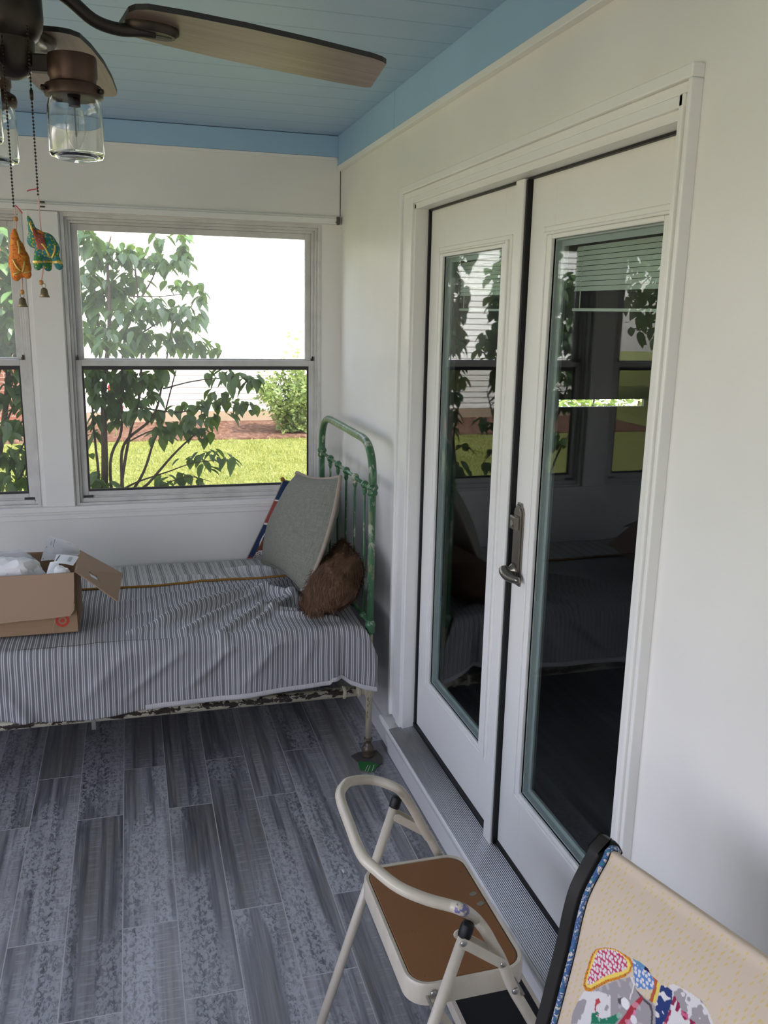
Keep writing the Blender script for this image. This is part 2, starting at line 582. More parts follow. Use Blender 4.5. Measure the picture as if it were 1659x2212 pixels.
def leaf_mat(name, a, b, trans):
    m = bpy.data.materials.new(name)
    m.use_nodes = True
    k = N(m)
    k.t.nodes.remove(k.b)
    rn = k.n('TexNoise')
    rn.inputs['Scale'].default_value = 9.0
    k.l(k.coord(), rn.inputs['Vector'])
    c = k.ramp(rn.outputs[0], [(0.35, a), (0.65, b)])
    d = k.n('BsdfDiffuse')
    k.l(c, d.inputs[0])
    t = k.n('BsdfTranslucent')
    tc_ = k.mix(0.5, c, trans)
    k.l(tc_, t.inputs[0])
    g = k.n('BsdfGlossy')
    g.inputs['Roughness'].default_value = 0.45
    g.inputs[0].default_value = (0.9, 0.95, 1, 1)
    x = k.n('MixShader')
    x.inputs[0].default_value = 0.42
    k.l(d.outputs[0], x.inputs[1])
    k.l(t.outputs[0], x.inputs[2])
    y = k.n('MixShader')
    y.inputs[0].default_value = 0.05
    k.l(x.outputs[0], y.inputs[1])
    k.l(g.outputs[0], y.inputs[2])
    k.l(y.outputs[0], k.t.nodes['Material Output'].inputs[0])
    return m


MAT['leaf'] = leaf_mat('dogwood leaf', (0.055, 0.12, 0.028), (0.10, 0.20, 0.045), (0.24, 0.36, 0.05))
MAT['shrub'] = leaf_mat('shrub leaf', (0.22, 0.34, 0.10), (0.38, 0.48, 0.17), (0.45, 0.52, 0.16))
MAT['darktree'] = leaf_mat('distant leaf', (0.05, 0.10, 0.02), (0.11, 0.18, 0.04), (0.20, 0.30, 0.04))
MAT['grassblade'] = leaf_mat('grass blade', (0.26, 0.33, 0.06), (0.46, 0.48, 0.13), (0.55, 0.56, 0.16))
MAT['redflower'] = mat('red flower', (0.60, 0.03, 0.03), 0.6)


# ------------------------------------------------------------------ mesh helpers
def link(o, parent=None):
    COL.objects.link(o)
    if parent:
        o.parent = parent
        o.matrix_parent_inverse = Matrix.Translation(-parent.location) if parent.rotation_euler[:] == (0, 0, 0) else parent.matrix_basis.inverted()
    return o


def thing(name, label, cat, loc=(0, 0, 0), group=None):
    o = bpy.data.objects.new(name, None)
    o.location = loc
    o.empty_display_size = 0.1
    COL.objects.link(o)
    return tag(o, label, cat, group)


def tag(o, label, cat, group=None, kind=None):
    o['label'], o['category'] = label, cat
    if group:
        o['group'] = group
    if kind:
        o['kind'] = kind
    return o


def obj(name, bm, m, parent=None, smooth=False, bevel=0.0, label=None, sub=0, auto=None):
    me = bpy.data.meshes.new(name)
    bmesh.ops.recalc_face_normals(bm, faces=bm.faces)
    bm.to_mesh(me)
    bm.free()
    for x in (m if isinstance(m, (list, tuple)) else [m]):
        me.materials.append(MAT[x] if isinstance(x, str) else x)
    o = bpy.data.objects.new(name, me)
    link(o, parent)
    if smooth:
        me.polygons.foreach_set('use_smooth', [True] * len(me.polygons))
    if auto is not None:
        me.polygons.foreach_set('use_smooth', [True] * len(me.polygons))
        for e in me.edges:
            pass
        me.set_sharp_from_angle(angle=math.radians(auto))
    if bevel:
        b = o.modifiers.new('bevel', 'BEVEL')
        b.width = bevel
        b.segments = 2
        b.limit_method = 'ANGLE'
        b.angle_limit = math.radians(40)
    if sub:
        s = o.modifiers.new('sub', 'SUBSURF')
        s.levels = s.render_levels = sub
    if label:
        o['label'] = label
    return o


def struct(name, bm, m, parent=None, **kw):
    o = obj(name, bm, m, parent, **kw)
    if parent is None:
        o['kind'] = 'structure'
    return o


def box(bm, x0, x1, y0, y1, z0, z1, mi=0):
    vs = [bm.verts.new((x, y, z)) for x in (x0, x1) for y in (y0, y1) for z in (z0, z1)]
    for f in ((0, 1, 3, 2), (4, 6, 7, 5), (0, 4, 5, 1), (2, 3, 7, 6), (0, 2, 6, 4), (1, 5, 7, 3)):
        bm.faces.new([vs[i] for i in f]).material_index = mi
    return vs


def B(*a):
    bm = bmesh.new()
    box(bm, *a)
    return bm


def BB(*boxes):
    bm = bmesh.new()
    for b in boxes:
        box(bm, *b)
    return bm


def smooth_path(pts, n=6):
    """Catmull-Rom through the points"""
    P = [Vector(p) for p in pts]
    out = []
    for i in range(len(P) - 1):
        p0, p1, p2, p3 = P[max(i - 1, 0)], P[i], P[i + 1], P[min(i + 2, len(P) - 1)]
        for j in range(n):
            t = j / n
            out.append(0.5 * ((2 * p1) + (p2 - p0) * t + (2 * p0 - 5 * p1 + 4 * p2 - p3) * t * t + (3 * p1 - p0 - 3 * p2 + p3) * t ** 3))
    out.append(P[-1])
    return out


def tube(bm, pts, r, seg=12, closed=False, cap=True, mi=0):
    P = [Vector(p) for p in pts]
    n = len(P)
    rad = r if isinstance(r, (list, tuple)) else [r] * n
    T = []
    for i in range(n):
        a = P[(i - 1) % n] if closed or i > 0 else P[i]
        c = P[(i + 1) % n] if closed or i < n - 1 else P[i]
        d = (c - a)
        T.append(d.normalized() if d.length > 1e-9 else Vector((0, 0, 1)))
    up = Vector((0, 0, 1)) if abs(T[0].z) < 0.9 else Vector((1, 0, 0))
    u = (up - T[0] * up.dot(T[0])).normalized()
    rings = []
    for i in range(n):
        u = (u - T[i] * u.dot(T[i]))
        u = u.normalized() if u.length > 1e-6 else T[i].orthogonal().normalized()
        vv = T[i].cross(u)
        rings.append([bm.verts.new(P[i] + (u * math.cos(2 * PI * k / seg) + vv * math.sin(2 * PI * k / seg)) * rad[i]) for k in range(seg)])
    for i in range(n if closed else n - 1):
        a, b = rings[i], rings[(i + 1) % n]
        for k in range(seg):
            bm.faces.new((a[k], a[(k + 1) % seg], b[(k + 1) % seg], b[k])).material_index = mi
    if cap and not closed:
        bm.faces.new(list(reversed(rings[0]))).material_index = mi
        bm.faces.new(rings[-1]).material_index = mi
    return rings


def TUBE(pts, r, seg=12, **kw):
    bm = bmesh.new()
    tube(bm, pts, r, seg, **kw)
    return bm


def lathe(bm, prof, c=(0, 0, 0), axis=Vector((0, 0, 1)), seg=24, closed=False):
    """prof: (radius, height) pairs around axis from c"""
    axis = Vector(axis).normalized()
    u = axis.orthogonal().normalized()
    vv = axis.cross(u)
    c = Vector(c)
    rings = []
    for r, h in prof:
        if r < 1e-6:
            rings.append([bm.verts.new(c + axis * h)])
        else:
            rings.append([bm.verts.new(c + axis * h + (u * math.cos(2 * PI * k / seg) + vv * math.sin(2 * PI * k / seg)) * r) for k in range(seg)])
    pairs = list(zip(rings, rings[1:])) + ([(rings[-1], rings[0])] if closed else [])
    for a, b in pairs:
        for k in range(seg):
            q = [a[k % len(a)], a[(k + 1) % seg % len(a)], b[(k + 1) % seg % len(b)], b[k % len(b)]]
            q = list(dict.fromkeys(q))
            if len(q) > 2:
                try:
                    bm.faces.new(q)
                except ValueError:
                    pass
    return rings


def LATHE(prof, c=(0, 0, 0), axis=(0, 0, 1), seg=24, **kw):
    bm = bmesh.new()
    lathe(bm, prof, c, axis, seg, **kw)
    return bm


def prism(bm, poly, ex, mi=0):
    """polygon (3-D points) pushed along the vector ex"""
    ex = Vector(ex)
    a = [bm.verts.new(Vector(p)) for p in poly]
    b = [bm.verts.new(Vector(p) + ex) for p in poly]
    n = len(poly)
    bm.faces.new(list(reversed(a))).material_index = mi
    bm.faces.new(b).material_index = mi
    for i in range(n):
        bm.faces.new((a[i], a[(i + 1) % n], b[(i + 1) % n], b[i])).material_index = mi


def PRISM(poly, ex):
    bm = bmesh.new()
    prism(bm, poly, ex)
    return bm


def rrect(x0, x1, y0, y1, r, z, n=6):
    out = []
    for cx, cy, a0 in ((x1 - r, y1 - r, 0), (x0 + r, y1 - r, 90), (x0 + r, y0 + r, 180), (x1 - r, y0 + r, 270)):
        for i in range(n + 1):
            a = math.radians(a0 + 90 * i / n)
            out.append(Vector((cx + r * math.cos(a), cy + r * math.sin(a), z)))
    return out


def ball(bm, c, r, seg=12, sc=(1, 1, 1), rot=None):
    mtx = Matrix.Translation(Vector(c)) @ (rot.to_4x4() if rot else Matrix.Identity(4)) @ Matrix.Diagonal((r * sc[0], r * sc[1], r * sc[2], 1))
    bmesh.ops.create_uvsphere(bm, u_segments=seg, v_segments=max(6, seg // 2), radius=1, matrix=mtx)


def frame_y(bm, x0, x1, z0, z1, wd, y0, y1):
    """rectangular frame in a wall that faces along Y; wd is one width or (left, right, bottom, top)"""
    l, r, b, t = wd if isinstance(wd, tuple) else (wd,) * 4
    box(bm, x0, x0 + l, y0, y1, z0, z1)
    box(bm, x1 - r, x1, y0, y1, z0, z1)
    box(bm, x0 + l, x1 - r, y0, y1, z0, z0 + b)
    box(bm, x0 + l, x1 - r, y0, y1, z1 - t, z1)


def frame_x(bm, y0, y1, z0, z1, wd, x0, x1):
    l, r, b, t = wd if isinstance(wd, tuple) else (wd,) * 4
    box(bm, x0, x1, y0, y0 + l, z0, z1)
    box(bm, x0, x1, y1 - r, y1, z0, z1)
    box(bm, x0, x1, y0 + l, y1 - r, z0, z0 + b)
    box(bm, x0, x1, y0 + l, y1 - r, z1 - t, z1)


# ------------------------------------------------------------------ the porch shell
CEIL = 2.67
XL, YF = -3.55, -6.3
struct('floor', B(XL, 0.0, YF, 0.0, -0.12, 0.0), 'floor')
struct('ceiling', B(XL, 0.0, YF, 0.0, CEIL, CEIL + 0.06), 'ceiling')
# right wall with the door opening
OY0, OY1, OZ0, OZ1 = -2.845, -1.205, 0.0, 2.24
struct('wall_right', BB((0, 0.16, YF, OY0, 0, CEIL), (0, 0.16, OY1, 0.16, 0, CEIL), (0, 0.16, OY0, OY1, OZ1, CEIL)), 'wall')
# back wall with two windows
WZ0, WZ1 = 0.918, 2.262
W1 = (-1.297, -0.098)
W2 = (-2.66, -1.455)
struct('wall_back', BB((XL, 0, 0, 0.16, 0, WZ0 - 0.045), (XL, 0, 0, 0.16, WZ1, CEIL), (W1[1], 0, 0, 0.16, WZ0 - 0.045, WZ1),
                       (W2[1], W1[0], 0, 0.16, WZ0 - 0.045, WZ1), (XL, W2[0], 0, 0.16, WZ0 - 0.045, WZ1)), 'wall')
# left wall: a long row of openings
struct('wall_left', BB((XL - 0.14, XL, YF, 0.16, 0, 0.85), (XL - 0.14, XL, YF, 0.16, 2.30, CEIL), (XL - 0.14, XL, -1.50, 0.16, 0.85, 2.30),
                       (XL - 0.14, XL, -3.05, -2.91, 0.85, 2.30), (XL - 0.14, XL, -4.60, -4.46, 0.85, 2.30), (XL - 0.14, XL, YF, -6.05, 0.85, 2.30)), 'wall')
struct('wall_front', BB((XL, 0, YF - 0.14, YF, 0, 0.85), (XL, 0, YF - 0.14, YF, 2.30, CEIL), (-2.72, 0, YF - 0.14, YF, 0.85, 2.30),
                        (XL, -3.40, YF - 0.14, YF, 0.85, 2.30)), 'wall')
struct('trim_1', BB((-0.020, 0, YF, -0.953, 2.535, CEIL), (-0.020, 0, -0.949, -0.001, 2.535, CEIL)), 'fascia', bevel=0.001)       # blue board, right
struct('trim_2', B(XL, -0.020, -0.018, 0, 2.574, CEIL - 0.003), 'fascia', bevel=0.001)   # blue board, back
struct('trim_3', B(-0.024, 0, YF, -0.001, 2.512, 2.533), 'trimwhite', bevel=0.002)      # white ledge under the blue board
struct('trim_4', B(XL, -0.024, -0.006, 0, 2.560, 2.573), 'trimwhite')
# header rail over the windows
struct('trim_5', BB((XL, -0.012, -0.032, 0, 2.266, 2.293), (XL, -0.012, -0.022, 0, 2.293, 2.302)), 'trimwhite', bevel=0.003)
struct('baseboard_right', B(-0.013, 0, -1.055, -0.001, 0, 0.10), 'trimwhite', bevel=0.002)
struct('baseboard_back', B(XL, -0.014, -0.013, 0, 0, 0.10), 'trimwhite', bevel=0.002)
# stool and apron below the windows
struct('trim_6', BB((XL, -0.001, -0.035, 0.03, 0.893, 0.918), (XL, -0.001, -0.022, 0, 0.878, 0.893), (XL, -0.001, -0.012, 0, 0.852, 0.878)), 'trimwhite', bevel=0.003)
# post between the windows, stepped edges
struct('trim_7', BB((W2[1] + 0.022, W1[0] - 0.006, -0.022, 0, 0.918, 2.264), (W2[1] + 0.006, W1[0] - 0.002, -0.010, 0, 0.918, 2.264)), 'trimwhite', bevel=0.002)

struct('trim_13', B(-0.0068, -0.0035, -0.0012, 0.0, 2.305, 2.512), 'gasket')
# rusty clip at the end of the header rail and two dark clips on it
rc = thing('rail_clip', 'small rusty clip at the right end of the white header rail', 'clip', (-0.016, -0.03, 2.28))
obj('bracket', BB((-0.030, -0.014, -0.040, -0.026, 2.262, 2.300), (-0.034, -0.012, -0.042, -0.03, 2.270, 2.278)), 'rust', rc, bevel=0.003)
for z, lb in ((2.297, 'upper of two tiny dark clips on the header rail above the window post'), (2.277, 'lower of two tiny dark clips on the header rail above the window post')):
    tag(obj('rail_clip', B(-1.373, -1.353, -0.037, -0.020, z, z + 0.006), 'bronze', None, bevel=0.001), lb, 'clip', 'dark clips on the header rail')


def make_window(n, x0, x1, screened=True):
    root = bpy.data.objects.new('window_%d' % n, None)
    root.location = ((x0 + x1) / 2, 0.03, WZ0)
    COL.objects.link(root)
    root['kind'] = 'structure'
    bm = bmesh.new()
    frame_y(bm, x0, x1, WZ0, WZ1, (0.016, 0.016, 0.010, 0.016), -0.004, 0.10)
    frame_y(bm, x0 + 0.016, x1 - 0.016, WZ0 + 0.010, WZ1 - 0.016, (0.012, 0.012, 0.014, 0.012), 0.014, 0.10)
    frame_y(bm, x0 + 0.028, x1 - 0.028, WZ0 + 0.024, WZ1 - 0.028, (0.012, 0.012, 0.012, 0.012), 0.030, 0.10)
    obj('window_frame', bm, 'alu', root, bevel=0.0015)
    a0, a1 = x0 + 0.040, x1 - 0.040
    zt, zm = WZ1 - 0.040, 1.590
    up = obj('upper_sash', (lambda b: (frame_y(b, a0, a1, zm - 0.005, zt, (0.030, 0.030, 0.03, 0.028), 0.058, 0.080), b)[1])(bmesh.new()), 'alu', root, bevel=0.002)
    obj('pane', B(a0 + 0.03, a1 - 0.03, 0.068, 0.071, zm + 0.02, zt - 0.028), 'pane', up)
    lo0, lo1 = x0 + 0.030, x1 - 0.030
    lo = obj('lower_sash', (lambda b: (frame_y(b, lo0, lo1, WZ0 + 0.036, zm + 0.018, (0.026, 0.026, 0.022, 0.028), 0.032, 0.052), b)[1])(bmesh.new()), 'alu', root, bevel=0.002)
    g = bmesh.new()
    frame_y(g, lo0 + 0.026, lo1 - 0.026, WZ0 + 0.058, zm - 0.010, (0.009, 0.007, 0.010, 0.018), 0.036, 0.050)
    obj('gasket', g, 'gasket', lo, label='dark gasket around the lower pane')
    obj('pane', B(lo0 + 0.033, lo1 - 0.033, 0.042, 0.045, WZ0 + 0.066, zm - 0.026), 'screened' if screened else 'pane', lo)
    # bottom rail with its dark slot, and small corner latches
    obj('bottom_rail', BB((x0 + 0.03, x1 - 0.03, 0.012, 0.034, WZ0 + 0.010, WZ0 + 0.030),), 'alu', root, bevel=0.002)
    for s, xx in ((1, x0 + 0.032), (-1, x1 - 0.032 - 0.045)):
        obj('slot', B(xx, xx + 0.045, 0.022, 0.036, WZ0 + 0.030, WZ0 + 0.040), 'gasket', root, label='dark slot')
    for xx in (x0 + 0.034, x1 - 0.046):
        obj('latch', BB((xx, xx + 0.012, 0.020, 0.036, zm + 0.018, zm + 0.030), (xx + 0.004, xx + 0.010, 0.016, 0.03, zm + 0.026, zm + 0.040)), 'bronze', root)
    return root


make_window(1, *W1)
make_window(2, *W2)

# ------------------------------------------------------------------ door in the right wall
# casing, stepped
cs = bmesh.new()
for (yo, yi, zt_i, zt_o, x) in ((-1.058, -1.085, 2.283, 2.308, -0.026), (-1.085, -1.160, 2.262, 2.283, -0.016), (-1.160, -1.212, 2.238, 2.262, -0.022)):
    box(cs, x, 0.001, yi, yo, 0.19, zt_o)
    box(cs, x, 0.001, -2.870 if x == -0.026 else (-2.858 if x == -0.016 else -2.845), yi, zt_i, zt_o)
for y0, y1, x, zt in ((-2.870, -2.858, -0.026, 2.283), (-2.858, -2.842, -0.016, 2.262), (-2.842, -2.828, -0.022, 2.262)):
    box(cs, x, 0.001, y0, y1, 0.19, zt)
struct('trim_8', cs, 'trimwhite', bevel=0.003)
# jamb lining
struct('trim_9', BB((-0.012, 0.16, OY1 - 0.022, OY1, 0.19, 2.236), (-0.012, 0.16, OY0, OY0 + 0.020, 0.19, 2.236), (-0.012, 0.16, OY0, OY1, 2.219, 2.240)), 'door', bevel=0.001)
# dark weather strip round the leaves
ws = bmesh.new()
box(ws, 0.036, 0.060, -1.239, OY1 - 0.022, 0.205, 2.219)
box(ws, 0.036, 0.060, OY0 + 0.02, OY1 - 0.022, 2.213, 2.219)
box(ws, 0.034, 0.090, -2.065, OY1 - 0.022, 0.192, 0.216)
box(ws, 0.040, 0.090, OY0 + 0.02, -2.065, 0.196, 0.219)
struct('trim_10', ws, 'black')
# sill: ribbed aluminium tread on a white riser board
sl = bmesh.new()
prism(sl, [(-0.062, OY0 - 0.02, 0.172), (-0.062, OY0 - 0.02, 0.186), (0.036, OY0 - 0.02, 0.200), (0.12, OY0 - 0.02, 0.204), (0.12, OY0 - 0.02, 0.172)], (0, -OY0 - 1.055 - 0.13, 0))
struct('trim_11', sl, 'sill')
rz = bmesh.new()
prism(rz, [(-0.022, OY0 - 0.02, 0.0), (-0.036, OY0 - 0.02, 0.10), (-0.066, OY0 - 0.02, 0.168), (-0.066, OY0 - 0.02, 0.180), (-0.056, OY0 - 0.02, 0.184), (0.0, OY0 - 0.02, 0.172), (0.0, OY0 - 0.02, 0.0)], (0, -OY0 - 1.06 + 0.02, 0))
struct('trim_12', rz, 'trimwhite', bevel=0.002)


def leaf(n, y0, y1, g0, g1, gz0, gz1, astragal=False, lever=False):
    root = bpy.data.objects.new('door_%d' % n, None)
    root.location = (0.06, y1, 0.215)
    COL.objects.link(root)
    root['kind'] = 'structure'
    z0, z1 = 0.217, 2.213
    bm = bmesh.new()
    frame_x(bm, y0, y1, z0, z1, (g0 - y0, y1 - g1, gz0 - z0, z1 - gz1), 0.045, 0.088)
    obj('door_panel', bm, 'door', root, bevel=0.001)
    bm = bmesh.new()
    frame_x(bm, g0 - 0.062, g1 + 0.062, gz0 - 0.040, gz1 + 0.034, 0.016, 0.040, 0.05)
    frame_x(bm, g0 - 0.046, g1 + 0.046, gz0 - 0.026, gz1 + 0.020, (0.018, 0.018, 0.010, 0.008), 0.034, 0.05)
    frame_x(bm, g0 - 0.028, g1 + 0.028, gz0 - 0.016, gz1 + 0.012, (0.028, 0.028, 0.016, 0.012), 0.037, 0.06)
    obj('glazing_bead', bm, 'door', root, bevel=0.003)
    bm = bmesh.new()
    frame_x(bm, g0, g1, gz0, gz1, 0.004, 0.0505, 0.086)
    frame_x(bm, g0 + 0.004, g1 - 0.004, gz0 + 0.004, gz1 - 0.004, 0.014, 0.066, 0.072)
    obj('pane_spacer', bm, 'spacer', root, label='grey green spacer between the panes')
    obj('pane', B(0.050, 0.053, g0, g1, gz0, gz1), 'doorpane', root)
    # raised blind behind the pane
    bm = bmesh.new()
    zt = gz1 - 0.030
    for i in range(9):
        zz = zt - 0.0125 * i
        prism(bm, [(0.100, g0 + 0.02, zz), (0.104, g0 + 0.02, zz + 0.0115), (0.105, g0 + 0.02, zz + 0.0115), (0.101, g0 + 0.02, zz)], (0, g1 - g0 - 0.04, 0))
    bl = obj('blind', bm, 'blind', root, label='pale slatted blind drawn up behind the pane')
    obj('bottom_rail', B(0.098, 0.108, g0 + 0.02, g1 - 0.02, zt - 0.150, zt - 0.143), 'blind', bl)
    for yy in (g0 + 0.07, g1 - 0.05):
        obj('cord', TUBE([(0.103, yy, zt + 0.01), (0.103, yy, zt - 0.146)], 0.0016, 6), 'blind', bl)
    if astragal:
        bm = bmesh.new()
        box(bm, 0.022, 0.046, y0 - 0.012, y0 + 0.042, 0.190, 2.217)
        box(bm, 0.034, 0.046, y0 + 0.042, y0 + 0.054, 0.200, 2.213)
        obj('astragal', bm, 'door', root, bevel=0.005)
        obj('weather_strip', B(0.030, 0.060, y0 - 0.022, y0 - 0.012, 0.205, 2.213), 'black', root, label='black weather strip')
    if lever:
        cy = -2.112
        bm = bmesh.new()
        pts = [(-0.026, 1.085), (0.026, 1.085), (0.028, 1.100), (0.028, 1.305), (0.022, 1.318), (0.016, 1.320), (0.012, 1.330), (-0.012, 1.330), (-0.016, 1.320), (-0.022, 1.318), (-0.028, 1.305), (-0.028, 1.100)]
        prism(bm, [(0.045, cy + a, z) for a, z in pts], (-0.006, 0, 0))
        prism(bm, [(0.040, cy + a * 0.82, 1.205 + (z - 1.205) * 0.95) for a, z in pts], (-0.006, 0, 0))
        hd = obj('lock_plate', bm, 'nickel', root, bevel=0.002, label='long aged nickel lock plate')
        bm = bmesh.new()
        prism(bm, [(0.035, cy + a, z) for a, z in ((-0.019, 1.252), (0.019, 1.252), (0.019, 1.293), (-0.019, 1.293))], (-0.016, 0, 0))
        obj('deadbolt', bm, 'nickel', hd, bevel=0.004)
        obj('keyhole', LATHE([(0, -0.002), (0.009, -0.002), (0.009, 0.001), (0.0, 0.001)], (0.0185, cy, 1.272), (-1, 0, 0), 16), 'steel', hd)
        bm = bmesh.new()
        lathe(bm, [(0.0, 0.0), (0.022, 0.0), (0.023, 0.004), (0.018, 0.009), (0.012, 0.016), (0.0105, 0.020), (0.013, 0.024), (0.0, 0.024)], (0.036, cy + 0.004, 1.128), (-1, 0, 0), 20)
        obj('rosette', bm, 'nickel', hd, smooth=True)
        p = [(0.010, cy + 0.016, 1.130), (0.005, cy + 0.002, 1.124), (0.006, cy - 0.022, 1.118), (0.010, cy - 0.048, 1.117), (0.016, cy - 0.074, 1.121)]
        sp = smooth_path(p, 5)
        rr = [0.0165 + 0.002 * math.sin(PI * i / (len(sp) - 1)) - 0.009 * i / len(sp) for i in range(len(sp))]
        rr[0], rr[1], rr[-1] = 0.010, 0.0150, 0.005
        obj('lever', TUBE(sp, rr, 14), 'nickel', hd, smooth=True)
    return root


leaf(1, -2.052, -1.240, -1.899, -1.388, 0.462, 2.047, astragal=True)
leaf(2, -2.824, -2.076, -2.722, -2.220, 0.468, 2.050, lever=True)

# dim room behind the door
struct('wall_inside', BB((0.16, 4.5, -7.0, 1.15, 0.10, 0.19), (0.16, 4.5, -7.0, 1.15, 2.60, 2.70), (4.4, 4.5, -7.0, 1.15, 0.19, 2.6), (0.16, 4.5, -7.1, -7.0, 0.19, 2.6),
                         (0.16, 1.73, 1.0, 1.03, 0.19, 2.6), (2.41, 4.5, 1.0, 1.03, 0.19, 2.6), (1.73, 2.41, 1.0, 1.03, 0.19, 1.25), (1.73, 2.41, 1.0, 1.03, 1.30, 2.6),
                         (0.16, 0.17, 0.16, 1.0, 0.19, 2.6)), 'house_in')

# ------------------------------------------------------------------ house above as sun block, neighbour, garden
struct('ceiling_porch', BB((XL - 0.45, 0.0, YF - 0.4, 0.42, 2.76, 2.92),), 'roof')
struct('wall_upper_sun_block', BB((-0.2, 8.0, -10.0, 0.42, 2.93, 4.75), (0.0, 8.0, -10.0, 0.42, 2.75, 2.93),), 'siding')  # unseen upper house block, edge and height set to shade the dogwoods
G = -0.30
struct('ground_lawn', B(-30, 30, -30, 45, G - 0.05, G), 'grass')
struct('floor_bounce_slab', B(-9.5, -3.75, -12, -0.2, G - 0.02, G + 0.02), 'bounce_ground')  # unseen slab, added so warmer light bounces up into the porch
tag(obj('mulch_bed', B(-8.7, 11, 10.35, 12.69, G - 0.03, G + 0.03), 'mulch', None, bevel=0.01), 'reddish brown mulch bed along the foot of the white house', 'mulch bed')

HY = 12.72
hs_ = thing('neighbour_house', 'white lap sided house beyond the lawn, glaring in the sun', 'house', (0, HY, G))
bm = bmesh.new()
nl = 46
for i in range(nl):
    z0 = G + 0.22 + i * 0.115
    prism(bm, [(-8.7, HY + 0.02, z0), (-8.7, HY - 0.004, z0), (-8.7, HY + 0.016, z0 + 0.118), (-8.7, HY + 0.04, z0 + 0.118)], (20.7, 0, 0))
box(bm, -8.7, 12, HY + 0.02, HY + 6, G + 0.2, 5.0)
obj('siding', bm, 'siding', hs_)
obj('foundation', B(-8.68, 11.98, HY - 0.02, HY + 5.9, G, G + 0.215), 'foundation', hs_, label='tan footing')
bm = bmesh.new()
prism(bm, [(-9.1, HY - 0.45, 4.95), (-9.1, HY + 3, 6.9), (-9.1, HY + 6.4, 4.95)], (21.5, 0, 0))
obj('roof', bm, 'roof', hs_)
obj('chimney', B(-4.6, -2.95, HY - 0.5, HY + 0.3, G, 7.4), 'brick', hs_, label='red brick chimney')
obj('corner_board', BB((-8.74, -8.6, HY - 0.03, HY + 0.03, G + 0.2, 5.0),), 'siding', hs_)
# box added high on the wall, out of view, to shade the siding
bm = bmesh.new()
box(bm, -2.95, -0.9, HY - 0.9, HY, 3.55, 5.0)
obj('shade_box', bm, 'siding', hs_, label='unseen box added to shade the upper siding')


LEAF = [(-0.0, 0.0), (0.20, 0.16), (0.30, 0.40), (0.24, 0.66), (0.10, 0.87), (0.0, 1.0)]


def add_leaf(bm, p, d, side, size, fold=0.25, droop=0.25):
    d = d.normalized()
    side = (side - d * side.dot(d))
    side = side.normalized() if side.length > 1e-5 else d.orthogonal().normalized()
    n = d.cross(side)
    mid, lf, rt = [], [], []
    for wv, t in LEAF:
        c = p + d * (t * size) - Vector((0, 0, 1)) * (droop * size * t * t)
        mid.append(bm.verts.new(c))
        if 0 < t < 1:
            lf.append(bm.verts.new(c + side * wv * size + n * fold * wv * size))
            rt.append(bm.verts.new(c - side * wv * size + n * fold * wv * size))
    L = [mid[0]] + lf + [mid[-1]]
    Q = [mid[0]] + rt + [mid[-1]]
    for i in range(len(mid) - 1):
        for s in (L, Q):
            f = list(dict.fromkeys((mid[i], mid[i + 1], s[i + 1], s[i])))
            if len(f) > 2:
                try:
                    bm.faces.new(f)
                except ValueError:
                    pass


def foliage(ellipses, yc, yr, per, size, rnd):
    """pads of drooping leaves; each pad is an ellipsoid given by where the photo shows it on the plane y = yc"""
    bm = bmesh.new()
    for e in ellipses:
        px, py, rx, ry = e[:4]
        dens = e[4] if len(e) > 4 else 1.0
        c = at(px, py, 1, yc)
        s = (at(px + 10, py, 1, yc) - c).length / 10
        dz = rnd.uniform(-0.5, 0.5) * yr
        n = max(2, int(per * dens * rx * ry / 1000))
        for _ in range(n):
            while True:
                a, b, cc = rnd.uniform(-1, 1), rnd.uniform(-1, 1), rnd.uniform(-1, 1)
                if a * a + b * b + cc * cc < 1:
                    break
            p = c + Vector((a * rx * s, dz + cc * min(yr, max(rx, ry) * s), b * ry * s))
            ang = rnd.uniform(0, 2 * PI)
            d = Vector((math.cos(ang) * 0.8, math.sin(ang) * 0.8, -rnd.uniform(0.2, 1.3)))
            side = Vector((-math.sin(ang), math.cos(ang), rnd.uniform(-0.35, 0.35)))
            add_leaf(bm, p + Vector((0, 0, 0.02)), d, side, size * rnd.uniform(0.7, 1.2), rnd.uniform(0.1, 0.5), rnd.uniform(0.05, 0.4))
    return bm


def branch(bm, pts, yv, r0, r1, n=5):
    P = []
    for i, q in enumerate(pts):
        yy = yv[i] if isinstance(yv, (list, tuple)) else yv
        P.append(at(q[0], q[1], 1, yy))
    sp = smooth_path(P, n)
    m_ = len(sp) - 1
    tube(bm, sp, [r0 + (r1 - r0) * i / m_ for i in range(m_ + 1)], 7)


